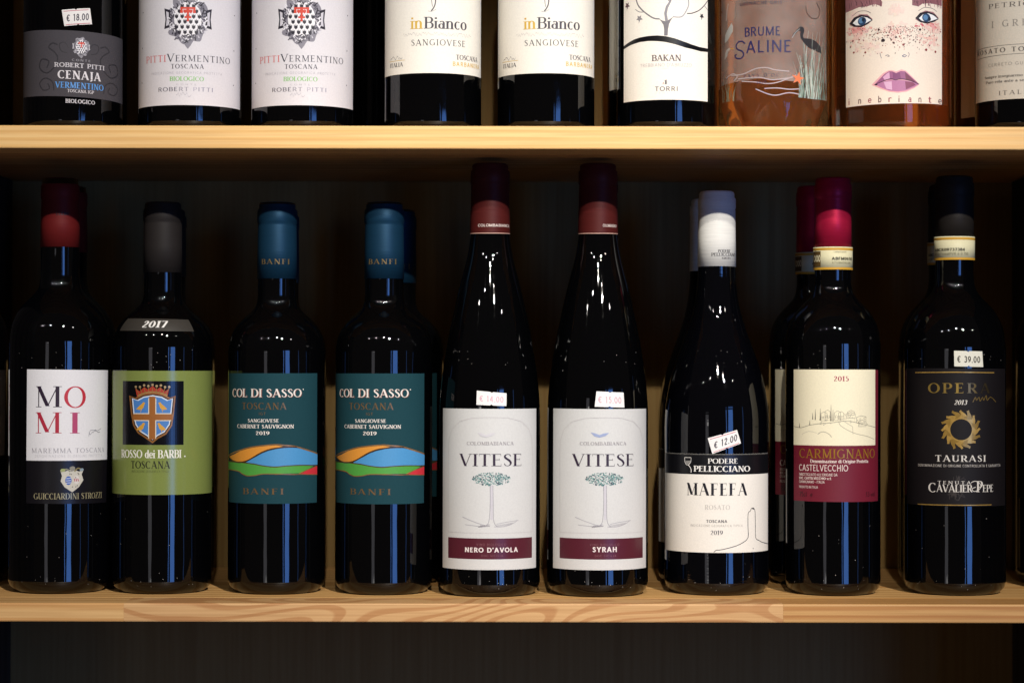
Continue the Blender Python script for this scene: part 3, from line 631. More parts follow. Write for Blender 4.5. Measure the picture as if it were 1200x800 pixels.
# 5, 6
def hock(cx, word, base_y, label, rot, dxl):
    o = [(193, 20), (215, 21.3), (245, 22), (275, 22.6), (300, 26.5), (337, 36), (370, 43.5), (400, 49.5), (430, 54.3), (458, 57.6), (480, 58.8), (500, 59)]
    o2 = crom(o[3:], 5)
    b = Bottle(cx, 59, o[:3] + o2, base_y, label=label, group='tall tapering bottles with the tree label')
    b.capsule(192, 274.5, (20.3, 21.6, 22.8), capsule_mat('#4e1a18', .1, .5), 24)
    band = lathe('capsule_band', [((22.35) * b.k + .0004, b.zt(248)), ((22.8) * b.k + .00045, b.zt(273.5))], capsule_mat('#4e1a18', .1, .5), b.cap, 64)
    f = Surf(cx, 22.8, b.y0, 0, b.phi, lambda z: (22.35 + .45 * max(0, min(1, (b.zt(248) - z) / (b.zt(248) - b.zt(273.5))))) * b.k + .0004)
    f.text('COLOMBABIANCA', 560.5 + cx - 574 if word[0] == 'N' else 706, 595.5 if word[0] == 'N' else 721.5, 262.5, 265.8, K('#ead9d0'), SANS, .05)
    f.line([(cx - 22.5, 273), (cx, 273.4), (cx + 22.5, 273)], .9, K('#c9a090'), 2); f.flush(band)
    f = b.surf(rot=rot, cx=574, r=59)
    p = f.sheet('label', [(519.8, 478.6), (628, 478.8), (627.6, 666.5), (520, 666.5)], ink('#d2d1cf', 'paper'), b.root, .0002)
    arch = [(526.7, 623.5), (526.7, 530), (527.5, 515), (531, 503), (540, 493.5), (555, 489.3), (575, 488.6), (595, 489.3), (610, 493.5), (619, 503), (622.5, 515), (623.3, 530), (623.3, 623.5)]
    f.line(arch, .45, K('#c6c0c0'), 1); f.line([(526.7, 623.5), (623.3, 623.5)], .45, K('#c6c0c0'), 1)
    bc = '#cfccd0' if word[0] == 'N' else '#9aa6c8'
    f.poly([(560, 506), (565, 507), (570, 509), (575, 507), (581, 506.5), (577, 510), (570, 512), (564, 510.5)], K(bc), 2)
    f.text('COLOMBABIANCA', 548, 601.3, 517, 521, K('#9d979b'), SERIF, .1)
    f.text('VITESE', 540, 611, 531.3, 545.5, K('#33263a'), (.14, .035, 1, 0), .04)
    rn = random.Random(4)
    f.line([(574.6, 568), (574.8, 585), (574.3, 600), (573, 611), (570, 614.5)], .5, K('#8d8893'), 2, 3); f.line([(577.8, 568), (578.2, 590), (578.4, 606), (580, 613), (583, 616)], .5, K('#8d8893'), 2, 3)
    f.rect(575, 568, 577.8, 608, K('#c9c5cb'), 1)
    for k in range(330):
        a = rn.uniform(0, 2 * pi); q = sqrt(rn.random()); c_ = rn.choice(['#3f6f70', '#5c8f8c', '#2e4a50', '#8fb0ac', '#55606a', '#74a09a'])
        f.ell(576 + 21.8 * q * cos(a), 560.6 + 7.6 * q * sin(a), rn.uniform(.5, 1.1), rn.uniform(.4, .8), K(c_), 1 + k % 3, 5)
    G = K('#a39fa6')
    f.line([(543, 605), (555, 610), (567, 614), (574, 615)], .5, G, 2, 3); f.line([(546, 614), (556, 615), (566, 615.5), (574, 613)], .5, G, 2, 3); f.line([(579, 616), (590, 616), (600, 613), (606, 609)], .5, G, 2, 3); f.line([(582, 613), (592, 611), (607, 609)], .45, G, 2)
    for k in range(14): f.line([(561 + k, 617 - k * .1), (564 + k * .8, 614.5)], .4, K('#77737c'), 2); f.line([(581 + 1.3 * k, 616.5 - .2 * k), (583 + 1.4 * k, 614 - .2 * k)], .35, G, 2)
    f.rect(526.7, 629.8, 622.7, 654, ink('#55202c', 'gloss'), 2)
    f.text('VINO BIOLOGICO', 559, 593, 635.6, 638.2, K('#8f5f66'), SLIGHT, .2); f.text('DOC SICILIA', 564.5, 589.5, 648.6, 651, K('#8f5f66'), SLIGHT, .2)
    if word[0] == 'N': f.text(word, 546, 606.3, 640.4, 646, K('#e9dcd8'), SBOLD, .14, 5)
    else: f.text(word, 562.2, 590.3, 639.4, 645.4, K('#e9dcd8'), SBOLD, .14, 5)
    f.flush(p, .0001)
    return b
b5 = hock(574, "NERO D'AVOLA", 700, 'Tall tapering bottle with tree label whose burgundy band reads NERO D\'AVOLA', 0, 0)
b5.root['group'] = 'tall tapering bottles with the tree label'
sticker(b5, [(559, 457.5), (593.5, 460.5), (593, 475.5), (558.7, 474)], '€ 14.00', '', frame=None, tcol='#dfb4c0')
b6 = hock(700.5, 'SYRAH', 699.8, 'Tall tapering bottle with tree label whose burgundy band reads SYRAH', .105, 0)
sticker(b6, [(699, 458), (730.5, 459.5), (731, 477), (697, 476)], '€ 15.00', '', frame=None, tcol='#d4b0bb')
# 7
o7 = [(225, 19.5), (250, 21), (312, 21.8)] + crom([(325, 22.3), (342, 24), (363, 27.6), (385, 34), (400, 39.5), (415, 45), (430, 50), (451, 55.7), (475, 59.6), (495, 60.9), (510, 61)], 5)
b7 = Bottle(839.8, 61, o7, 697.8, glass=GLASS2, label='Sloping shouldered bottle with white capsule and MAFEFA label under a black band', group='bottles with white capsule and MAFEFA label')
b7.capsule(224, 312.3, (19.8, 21.2, 22), capsule_mat('#e2e0da', 0, .45), 20, lipw=.5)
f = b7.csf; f.cx = 840.5
for t_, a, c, y, h in (('PODERE', 842, 856, 295.5, 292), ('PELLICCIANO', 834.5, 861.2, 299.6, 295.9), ('AGRICOLA', 846, 856, 303, 300.8)):
    f.text(t_, a, c, h, y, K('#3c3a42'), SERIF, .04)
f.flush(b7.cap)
def mafefa(f, root):
    p = f.sheet('label', [(780.6, 531), (899, 531), (899, 646), (780.6, 646)], ink('#ebe5db', 'linen'), root, .0002)
    f.rect(780.7, 531.1, 898.9, 554.8, ink('#101014', 'gloss'), 1); W = K('#e8e4de')
    f.line([(780.7, 531.8), (840, 531.8), (898.9, 531.8)], .5, K('#55534f'), 2)
    f.text('PODERE', 830, 864, 536.2, 542, W, SERIF, .04); f.text('PELLICCIANO', 814, 877.6, 544.8, 551.6, W, BOLD, .03)
    f.line([(803.5, 535.5), (803.6, 540), (805, 543.5), (807.5, 544.5), (810.5, 541), (811, 535.5), (803.5, 535.5)], .6, W, 4); f.poly([(804.3, 539.3), (810.5, 539), (809, 542.5), (807.3, 543.6), (805.3, 542.6)], K('#8d8a86'), 3)
    f.line([(807.5, 544), (810, 547), (811, 550), (810.8, 553)], .9, W, 4, 3)
    f.text('MAFEFA', 805.8, 874.4, 565, 579.3, K('#1c1a22'), DIDOT, .12)
    f.text('ROSATO', 826.6, 855, 590.3, 595.8, K('#c4beb6'), SERIF, .1); f.text('TOSCANA', 828, 852, 607.6, 611, K('#35323a'), (.17, .14, 0, 0), .1)
    f.text('INDICAZIONE GEOGRAFICA TIPICA', 810, 869.5, 613.2, 615.8, K('#8a8580'), SLIGHT, .14); f.text('2019', 833, 847, 620, 625, K('#55525a'), SERIF, .06)
    T = lambda q: [(765 + x / 4.706, 490 + y / 4.706) for x, y in q]
    f.line(T([(338, 731), (350, 720), (370, 718), (400, 712), (460, 695), (500, 675), (516, 660), (522, 640), (520, 590), (521, 520), (532, 508), (540, 492), (552, 496), (558, 510), (560, 580), (562, 655), (580, 672), (600, 685), (632, 700)]), .75, K('#3c3a3e'), 3, 3)
    f.ell(*T([(549, 494)])[0], 1.6, 1, K('#3c3a3e'), 4, 7, .3); f.ell(*T([(548, 714)])[0], .5, .9, K('#3c3a3e'), 4, 6)
    f.flush(p, .0001)
mafefa(b7.surf(), b7.root)
b7s = [(829.8, 512.5), (862.8, 502.8), (867.4, 518.5), (835, 530.8)]
# 8
b8 = Bottle(976, 55.3, bordeaux(209, 21.2, 328, 404, 55.3), 698, label='Bottle with bright red capsule and cream and burgundy CARMIGNANO label, front row', group='bottles with the cream and burgundy label')
b8.capsule(208, 290, (19.8, 20.8, 21.2), capsule_mat('#a81a3c', .4, .4), 24)
def seal(b, y0, y1, r, cx, dark, code, sub, qr=True):
    prof = lambda z: r * b.k + .0005
    band = lathe('tax_seal', [(r * b.k, b.zt(y1)), (r * b.k + .0005, b.zt(y1)), (r * b.k + .0005, b.zt(y0)), (r * b.k, b.zt(y0))], ink('#d9d2ac', 'paper'), b.root, 64)
    f = Surf(cx, r, b.y0, 0, b.phi, prof); Y = ink('#c9962f', 'paper')
    for y in (y0 + 1.6, y1 - 1.6):
        f.line([(cx - r * .99, y), (cx - r * .6, y), (cx, y), (cx + r * .6, y), (cx + r * .99, y)], 2.6, Y, 1)
    return band, f
band, f = seal(b8, 289.5, 315.5, 22.2, 975, 0, '', '')
f.rect(953.3, 293.5, 961.5, 311.5, K('#5a4420'), 2)
for k in range(3): f.text('O', 954 + 2.5 * k, 956.2 + 2.5 * k, 298, 306, K('#e6ddb8'), (.2, .2, 0, 0), 0, 4)
f.text('CARMIGNANO', 976, 990, 293.6, 295.6, K('#6a6450'), SLIGHT, .1); f.text('ABFM06761', 973.8, 996, 300.6, 304, K('#3a372c'), SBOLD, .1); f.text('ATVBMDRL06E', 973.8, 994.5, 306, 308.4, K('#8a8468'), SANS, .1)
f.flush(band)
def carm(f, root):
    p = f.sheet('label', [(931.3, 432.2), (1027.6, 432.6), (1027.4, 586.8), (931.5, 586.4)], ink('#6c182a', 'paper'), root, .0002)
    f.rect(931.35, 432.25, 1024.2, 521, ink('#efe5c6', 'paper'), 1); K1 = K('#8f897a'); K2 = K('#5f5a50')
    f.text('2015', 977, 994, 440, 445.8, K('#a0304a'), (.19, .08, 1, 0), .1)
    T = lambda q: [(915 + x / 4.446, 420 + y / 4.446) for x, y in q]
    f.line(T([(74, 352), (110, 358), (150, 345), (200, 336), (250, 332), (300, 325), (330, 322), (370, 325), (420, 338), (485, 356)]), .5, K2, 3, 3)
    f.line(T([(300, 325), (310, 345), (345, 368), (390, 388), (440, 400), (480, 418)]), .5, K1, 3, 3); f.line(T([(195, 390), (215, 378), (235, 380), (255, 392), (265, 406)]), .6, K1, 3, 3); f.line(T([(330, 325), (370, 350), (372, 390)]), .4, K1, 3); f.line(T([(115, 392), (150, 376), (190, 384)]), .35, K('#b5ae98'), 3, 3)
    for x, y, h in ((103, 356, 22), (155, 345, 26), (170, 314, 34), (183, 316, 56), (208, 318, 62), (262, 322, 84), (272, 322, 60)):
        a, c = T([(x, y), (x, y - h)]); f.line([a, c], 1.25, K2, 3, 0, .8)
    for x, y, ww, h in ((212, 320, 30, 38), (232, 318, 26, 46), (280, 318, 30, 42), (300, 312, 26, 32), (338, 306, 46, 22), (390, 330, 48, 28), (400, 350, 38, 26), (345, 290, 34, 16)):
        a = T([(x, y), (x, y - h), (x + ww / 2, y - h - 8), (x + ww, y - h), (x + ww, y), (x, y)]); f.line(a, .4, K2, 3)
        for j in range(3): q = T([(x + 5 + j * 8, y - h * .6), (x + 5 + j * 8, y - h * .25)]); f.line(q, .5, K1, 3)
    rn = random.Random(2)
    for k in range(70):
        x = rn.uniform(205, 450); y = 330 - rn.uniform(0, 44) + abs(x - 330) * .12; a, c = T([(x, y), (x + rn.uniform(-9, 9), y + rn.uniform(-6, 6))]); f.line([a, c], .35, K1, 3)
    f.text('CARMIGNANO', 938, 1023.4, 525, 535.8, ink('#b5862a', 'foil'), (.13, .07, 1, 0), .08)
    W = K('#ddc8c0')
    f.text('Denominazione di Origine Protetta', 950.5, 1015.8, 537.3, 541.2, W, (.2, .1, 1, 0), .03); f.text('CASTELVECCHIO', 937.7, 993.2, 543.4, 550.9, W, (.12, .12, 0, 0), .02)
    f.text("IMBOTTIGLIATO ALL'ORIGINE DA", 937.7, 981.3, 553.4, 556.6, W, SANS, .02); f.text('SOC. CASTELVECCHIO s.r.l.', 937.7, 974.5, 557.8, 560.8, W, SBOLD, .02)
    f.text('CARMIGNANO - ITALIA', 937.7, 966.8, 562.1, 565.2, W, SANS, .02); f.text('PRODOTTO IN ITALIA', 937.7, 959.2, 568.3, 571.2, W, SANS, .02)
    f.text('75cl  e', 938, 953, 575.5, 581, K('#3a1018'), SANS, .05); f.text('13%vol', 1013.5, 1023.5, 575.5, 581, K('#3a1018'), SANS, .05)
    f.flush(p, .0001)
carm(b8.surf(), b8.root)
# 9
b9 = Bottle(1118.5, 59, bordeaux(207, 22, 322, 408, 59), 697.5, label='Bottle with black capsule and black label with a golden sun, front row', group='bottles with the black golden sun label')
b9.capsule(206, 277, (20.6, 21.6, 21.9), capsule_mat('#26221f', .15, .55), 24)
band, f = seal(b9, 277, 303.8, 22.8, 1116, 0, '', '')
f.text('ABCK09737384', 1095, 1127.5, 289.8, 293.2, K('#3a372c'), SBOLD, .1, 4, 0); f.text('AGRITVAMPVR 6 0.750', 1095, 1131, 295, 298, K('#7a745c'), SANS, .1); f.flush(band)
def opera(f, root):
    p = f.sheet('label', [(1063.5, 430.4), (1176, 431), (1176, 592), (1064, 591)], ink('#141012', 'faint'), root, .0002)
    Gd = ink('#c9a050', 'foil'); W = K('#d6cfc4')
    f.line([(1074, 435.6), (1120, 435), (1163, 435.6)], 1.1, Gd, 2); f.line([(1077, 590.3), (1120, 590), (1160, 590)], 1, Gd, 2)
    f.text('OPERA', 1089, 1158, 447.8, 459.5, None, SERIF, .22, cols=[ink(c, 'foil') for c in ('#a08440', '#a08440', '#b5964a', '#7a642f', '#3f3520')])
    f.line([(1139, 470), (1142, 464), (1143, 468), (1146, 464), (1147, 469), (1150, 464), (1151, 468), (1154, 462), (1155, 468), (1159, 464), (1165, 470)], .9, ink('#8a7038', 'foil'), 4, 3)
    f.text('2013', 1118, 1132, 467.6, 473, W, ITAL, .08)
    c = 1126; cy = 502; rn = random.Random(3)
    n = 48; f.upoly([(f.u(c) + q * cos(a), cy + q * sin(a)) for q, a in [(16.5, 2 * pi * i / n) for i in range(n)]], Gd, 2)
    for i in range(16):
        a = 2 * pi * i / 16; L = []; R = []
        for j in range(6):
            t = j / 5; q = 14 + 10.5 * t * (1 if i % 2 else .86); da = .16 * sin(t * 5.2) + .12 * t; wd = .27 * (1 - t) ** .8
            L.append((f.u(c) + q * cos(a + da - wd), cy + q * sin(a + da - wd))); R.append((f.u(c) + q * cos(a + da + wd), cy + q * sin(a + da + wd)))
        f.put(strip(L, R), ink(['#c9a050', '#a8843c'][i % 2], 'foil'), 3, 'picture')
    f.upoly([(f.u(c) + 12.3 * cos(2 * pi * i / 40), cy + 12.3 * sin(2 * pi * i / 40)) for i in range(40)], ink('#141012', 'faint'), 4)
    f.text('TAURASI', 1097, 1153.5, 532, 539.4, W, (.16, .06, 1, 0), .14); f.text('DENOMINAZIONE DI ORIGINE CONTROLLATA E GARANTITA', 1077.5, 1170, 542.7, 545.7, K('#b5ada4'), SANS, .08)
    D3 = K('#3a3330')
    for k in range(40):
        a = rn.uniform(0, 2 * pi); f.line([(1120 + 15 * cos(a) * rn.random(), 570 + 18 * sin(a) * rn.random()) for _ in range(3)], .5, D3, 1, 3)
    f.text('TENUTA', 1099.5, 1137, 562, 565.8, W, (.13, .07, 1, 0), .3); f.text('C', 1089.3, 1098, 564.5, 575.5, W, SERIF); f.text('AVALIER', 1098.3, 1138.5, 566.3, 574.8, W, SERIF, .0); f.text('P', 1143, 1150, 562, 574.8, W, SERIF); f.text('EPE', 1150, 1162, 566.5, 574.8, W, SERIF, .02)
    f.line([(1137, 564), (1141, 562), (1146, 564), (1148, 569), (1144, 573), (1140, 574), (1138, 571), (1142, 569)], .8, W, 5, 3)
    f.flush(p, .0001)
opera(b9.surf(), b9.root)

def dust(b, n, seed):
    rn = random.Random(seed); f = b.surf(vg=4); m = ink('#b9b4ac', 'faint')
    for k in range(n):
        x = b.cx + b.R * rn.uniform(-.9, .9); y = rn.choice([rn.uniform(600, 690), rn.uniform(410, 432), rn.gauss(682, 4)])
        if y > 692: continue
        c = f.u(x); r = rn.uniform(.18, .42); f.upoly([(c + r * cos(a), y + r * rn.uniform(.7, 1.6) * sin(a)) for a in (0, 1.3, 2.6, 3.9, 5.2)], m, 0)
    f.flush(b.root)
    for ch in b.root.children:
        if ch.name.startswith('picture') and 'kind' not in ch: ch.name = 'dust'; ch.data.name = 'dust'; ch['kind'] = 'stuff'
for i, b in enumerate((b1, b2, b5, b6, b7, b8, b9)): dust(b, 26, 40 + i)
# second row of the lower board
behind(b1, 80, 'Half hidden bottle in the second row, directly behind the white MOMI bottle')
behind(b2, 196, 'Hidden bottle in the second row, directly behind the olive green shield bottle')
behind(b3, 328, 'Hidden blue capsuled bottle directly behind the left one of the two green hills bottles')
behind(b3, 465.5, 'Half hidden blue capsuled bottle, its green label edge showing beside the NERO D\'AVOLA bottle')
behind(b5, 575, 'Tall tapering bottle in the second row, directly behind the NERO D\'AVOLA bottle')
behind(b6, 702, 'Tall tapering bottle in the second row, directly behind the SYRAH bottle')
behind(b7, 829.5, 'White capsuled bottle in the second row, showing left of the front MAFEFA capsule')
c = behind(b8, 954, 'Dark red capsuled bottle in the second row, showing left of the front CARMIGNANO bottle')
c.rotation_euler[2] = -.05
c = behind(b9, 1109.5, 'Black capsuled bottle in the second row, showing left of the golden sun bottle')
c = behind(b9, 1247, 'Dark bottle cut off by the right edge of the photo, lower board'); 
c = behind(b1, -47, 'Dark bottle cut off by the left edge of the photo, lower board')

sticker(b7, b7s, '€ 12.00', '')
sticker(b9, [(1118, 410), (1149.5, 410.6), (1150.5, 429), (1118.3, 428.2)], '€ 39.00', '', frame=None, paper='#e0dccb', tcol='#4a463c')

# ---------------------------------------------------------------- upper board
def crest(f, x, y, rx, ry, dark, mid, lite, red, n=5):
    rn = random.Random(int(x)); cu = f.u(x)
    f.upoly([(cu + rx * (1 + .1 * sin(8 * a) + .05 * sin(13 * a)) * cos(a), y + ry * (1 + .08 * sin(8 * a)) * sin(a)) for a in [2 * pi * i / 60 for i in range(60)]], K(mid), 1)
    for s_ in (-1, 1):
        f.upoly([(cu + s_ * rx * .86, y - ry * .38), (cu + s_ * rx * 1.16, y - ry * .46), (cu + s_ * rx * 1.1, y), (cu + s_ * rx * 1.16, y + ry * .4), (cu + s_ * rx * .86, y + ry * .34)], K(dark), 1)
        f.upoly([(cu + s_ * rx * .93, y - ry * .28), (cu + s_ * rx * 1.07, y - ry * .34), (cu + s_ * rx * 1.04, y), (cu + s_ * rx * 1.07, y + ry * .28), (cu + s_ * rx * .93, y + ry * .24)], K(lite), 2)
    f.upoly([(cu - rx * .3, y + ry * .85), (cu + rx * .3, y + ry * .85), (cu + rx * .12, y + ry * 1.12), (cu, y + ry * 1.25), (cu - rx * .12, y + ry * 1.12)], K(mid), 1)
    for i in range(int(64 * n / 5)):
        a = 2 * pi * i / (34 * n / 5); q = rn.uniform(.72, 1.02); px = cu + rx * q * cos(a); py = y + ry * q * sin(a); rr = rx * rn.uniform(.08, .15)
        pts = [(px + rr * t * cos(a + 3.5 * t * rn.choice((-1, 1))), py + rr * t * 1.2 * sin(a + 3.5 * t)) for t in (.2, .6, 1, 1.3)]
        L = [(p[0] - rx * .03, p[1]) for p in pts]; R = [(p[0] + rx * .03, p[1] + rx * .02) for p in pts]
        f.put(strip(L, R), K(rn.choice([dark, '#5a5662', lite, '#f0eef4', '#3a3640'])), 3, 'picture')
    f.upoly([(cu + rx * .66 * cos(a), y + ry * .72 * sin(a)) for a in [2 * pi * i / 28 for i in range(28)]], K('#f0eef2'), 3)
    rows = 6
    for j in range(rows):
        yy = y - ry * .56 + j * ry * 1.1 / (rows - 1); hw = rx * .62 * sqrt(max(0, 1 - ((yy - y) / (ry * .74)) ** 2)); st_ = rx * .27; k0 = -3
        for k in range(-3, 4):
            xx = (k + (.5 if j % 2 else 0)) * st_
            if abs(xx) > hw: continue
            a = st_ * .3; h = ry * .085
            f.upoly([(cu + xx - a, yy - h), (cu + xx - a * .3, yy - h * .4), (cu + xx, yy - h * 1.4), (cu + xx + a * .3, yy - h * .4), (cu + xx + a, yy - h), (cu + xx + a, yy + h * .5), (cu + xx, yy + h * 1.3), (cu + xx - a, yy + h * .5)], K('#d24030' if red and ((j == 1 and abs(xx) < st_ * 1.2)) else dark), 4)
    if red:
        f.upoly([(cu - rx * .36, y - ry * .5), (cu + rx * .36, y - ry * .5), (cu + rx * .36, y - ry * .42), (cu - rx * .36, y - ry * .42)], K('#d8452f'), 5)
        for d in (-.3, 0, .3): f.upoly([(cu + rx * (d - .05), y - ry * .44), (cu + rx * (d + .05), y - ry * .44), (cu + rx * (d + .07), y - ry * .25), (cu + rx * (d - .07), y - ry * .25)], K('#d8452f'), 5)
        f.upoly([(cu - rx * .16, y - ry * .12), (cu + rx * .16, y - ry * .12), (cu + rx * .16, y - ry * .04), (cu - rx * .16, y - ry * .04)], K('#d8452f'), 6); f.upoly([(cu - rx * .05, y - ry * .26), (cu + rx * .05, y - ry * .26), (cu + rx * .05, y + ry * .1), (cu - rx * .05, y + ry * .1)], K('#d8452f'), 5)
def top_bordeaux(cx, R, label, group, glass=GLASS, dy=0, cap='#2a2a30', wob=None, base=.05):
    k = 1; b = Bottle(cx, R, bordeaux(-338, 22, -222, -150, R), None, ZT, label=label, group=group, glass=glass, y0=base + R * (D + .09) / F, wob=wob)
    b.capsule(-339, -258, (20, 21.2, 22.2), capsule_mat(cap, .3), 24); return b
# 1
t1 = top_bordeaux(84.5, 57.5, 'Dark bottle with a charcoal label reading CENAJA, leftmost on the upper board', None)
f = t1.surf(tilt=.035)
p = f.sheet('label', [(27.6, 37.6), (141, 37.6), (141, 115), (27.6, 115)], ink('#4b484d', 'linen'), t1.root, .0002)
Dk = K('#333136')
for sx in (-1, 1):
    cx_ = 91; G2 = lambda q: [(cx_ + sx * a, b_) for a, b_ in q]
    f.line(G2([(12, 58), (16, 52), (22, 54), (20, 62), (13, 64)]), .9, Dk, 1, 4); f.line(G2([(24, 55), (30, 53), (34, 58), (28, 63), (24, 70), (27, 80), (36, 88), (44, 82), (42, 72), (34, 74), (36, 82)]), 1.5, Dk, 1, 4)
    f.line(G2([(28, 108), (30, 98), (38, 94), (44, 100), (40, 108), (33, 106), (35, 100)]), 1.3, Dk, 1, 4)
crest(f, 93.6, 56, 9.3, 11, '#2c2a30', '#8f8c94', '#c4c1c8', True, 3)
W = K('#c9c5ca')
f.text('CONTE', 83, 104, 70.6, 73.2, K('#98949a'), SANS, .3); f.text('ROBERT PITTI', 63.4, 119.6, 75.4, 80.7, W, (.17, .13, 1, 0), .08); f.text('CENAJA', 67.4, 115.4, 84.5, 94.3, K('#e2dee2'), BOLD, .1)
f.text('VERMENTINO', 64.6, 118.6, 98, 105, K('#5b9be0'), (.18, .08, 1, 0), .08); f.text('TOSCANA IGP', 78, 107.8, 106.3, 110, W, (.18, .12, 1, 0), .06); f.flush(p, .0001)
f.text('BIOLOGICO', 76, 109, 117.8, 122.4, W, (.2, .12, 1, 0), .08); f.flush(t1.root)
sticker(t1, [(71.4, 13.6), (103, 10.4), (105.4, 29), (74.4, 32.6)], '€ 18.00', '')
# 2, 3
def pitti(f, root):
    p = f.sheet('label', [(162.6, -60), (279.2, -60), (279.2, 124.6), (162.6, 124.6)], ink('#e0dde2', 'paper'), root, .0002)
    crest(f, 219, 24, 24, 28, '#2a2632', '#8a8792', '#d0cdd6', True, 7)
    n = 5
    f.text('PITTI', 172, 194.5, 65.8, 73.6, K('#d96a6a'), LIGHT, .1); f.text('V', 195.5, 204, 64.6, 73.6, K('#2b2a36'), LIGHT); f.text('ERMENTINO', 205, 267, 66.2, 73.6, K('#45434f'), LIGHT, .14)
    f.text('TOSCANA', 200, 237.2, 76.6, 82, K('#55525c'), SERIF, .14); f.text('INDICAZIONE GEOGRAFICA PROTETTA', 178, 258, 85.3, 88, K('#a8a5ae'), SLIGHT, .2)
    f.text('BIOLOGICO', 198.7, 237.2, 91.2, 96.4, K('#84c46c'), SERIF, .06); f.text('CONTE', 206, 229, 99.6, 101.4, K('#a8a5ae'), SLIGHT, .5)
    f.text('ROBERT PITTI', 185.6, 248, 103.6, 108.4, None, (.13, .09, 0, 0), .12, cols=[K(c) for c in ['#6a6772'] * 4 + ['#a09da8', '#a09da8'] + ['#bab6c4'] * 2 + ['#9a97aa'] * 4]); f.script(206, 224, 114.5, 4, .5, K('#b0acb6'), 3)
    for x, y in ((168, 12.8), (272.2, 14.6), (167.4, 54.8), (271.6, 56.6), (167, 95.6), (271.2, 97.6)): f.ell(x, y, .8, .9, K('#55525c'), 2, 6)
    f.flush(p, .0001)
t2 = top_bordeaux(221.5, 60, 'Dark bottle with a white crest label reading PITTI VERMENTINO, nearer the charcoal CENAJA label', 'bottles with the white crest label', cap='#d8d4c8')
pitti(t2.surf(), t2.root)
def twin_top(b, cx, label, rot=0):
    c = clone(b.root); X = (cx - 600) * b.k; c.location = (X, b.y0, b.zb); c['label'] = label
    c.rotation_euler = (0, 0, -math.atan2(X, D + b.y0) - b.phi + rot); return c
t3 = twin_top(t2, 354, 'Dark bottle with a white crest label reading PITTI VERMENTINO, nearer the inBianco label', .015)
# 4, 5
def bianco(f, root):
    p = f.sheet('label', [(450.9, -70), (562.5, -70), (562.3, 86.6), (450.9, 86.6)], ink('#f0ece2', 'paper'), root, .0002)
    Yl = K('#d6b04a'); Bk = K('#4a464e')
    f.text('in', 481, 495, 20.6, 34.6, Yl, (.15, .05, 1, 0), .04); f.text('Bianco', 496.5, 545, 21, 34.6, Bk, (.15, .05, 1, 0), .03)
    f.script(472.5, 551, 42.6, 3.4, .4, K('#aaa5a6'), 8); f.text('SANGIOVESE', 481.7, 543.7, 47.2, 54.3, K('#3c3840'), LIGHT, .14)
    f.script(457.5, 472.5, 69, 4, .5, K('#55525a'), 6); f.line([(456.5, 70.3), (474.5, 70.3)], .5, Yl, 2); f.text('ITALIA', 457.5, 472.3, 72.8, 77.6, Bk, SERIF, .04)
    f.text('TOSCANA', 533, 557.6, 64, 69.8, Bk, SERIF, .04); f.text('BARBANERA', 529, 559.6, 72.4, 77.4, Yl, SANS, .2)
    f.line([(508, -12), (509.5, -2), (509, 6), (506.8, 11), (504.5, 14)], 1.3, Bk, 2, 4); f.line([(505, -10), (505, 2), (506, 9)], .7, K('#77737a'), 2, 3); f.line([(501, 14), (505, 14.6), (510, 12)], .5, K('#99959a'), 2, 3)
    f.flush(p, .0001)
t4 = top_bordeaux(506.5, 56.8, 'Dark bottle with a cream inBianco SANGIOVESE label, left one, beside the crest label', 'bottles with the cream inBianco label', cap='#c9a84a')
bianco(t4.surf(), t4.root)
t5 = twin_top(t4, 639.3, 'Dark bottle with a cream inBianco SANGIOVESE label, right one, beside the tree label', .0)
# 6
t6 = top_bordeaux(781, 58.5, 'Dark bottle with a white BAKAN label showing a vine tree above a black wave', None, cap='#1c1c20')
f = t6.surf()
p = f.sheet('label', [(731.5, -80), (828, -80), (828, 117.4), (731.5, 117.4)], ink('#f5f0e6', 'linen'), t6.root, .0002)
T = lambda q: [(690 + x / 5, y / 5) for x, y in q]
f.poly(T([(208, 254), (235, 238), (268, 224), (300, 216), (350, 211), (400, 210), (450, 216), (500, 228), (550, 245), (600, 261), (640, 271), (690, 274), (690, 294), (650, 296), (620, 291), (560, 280), (500, 262), (450, 250), (400, 243), (350, 240), (300, 243), (250, 254), (208, 272)]), ink('#0c0c10', 'gloss'), 2)
Tr = K('#77747a')
f.poly(T([(410, 112), (430, 124), (447, 128), (470, 118), (494, 100), (478, 122), (468, 145), (462, 175), (460, 212), (440, 212), (440, 175), (436, 150), (424, 130)]), Tr, 1)
f.poly(T([(446, 130), (440, 80), (450, 40), (470, 10), (480, -60), (492, -60), (480, 12), (462, 50), (455, 84), (462, 125)]), K('#8f8c92'), 1)
f.line(T([(414, 114), (380, 108), (340, 80), (305, 45), (285, 10), (270, -60)]), 1.5, Tr, 1, 4); f.line(T([(490, 102), (540, 100), (568, 60), (580, 20), (570, -40)]), 1.3, K('#a5a2a8'), 1, 4); f.line(T([(570, 80), (600, 76), (640, 55), (670, 22), (690, -10)]), 1.1, K('#4a3f48'), 1, 4)
f.line(T([(330, 68), (300, 66), (275, 48)]), .7, Tr, 1, 3); f.line(T([(470, 12), (440, -30), (400, -80)]), 1, Tr, 1, 3); f.line(T([(668, 22), (690, 48)]), .6, Tr, 1)
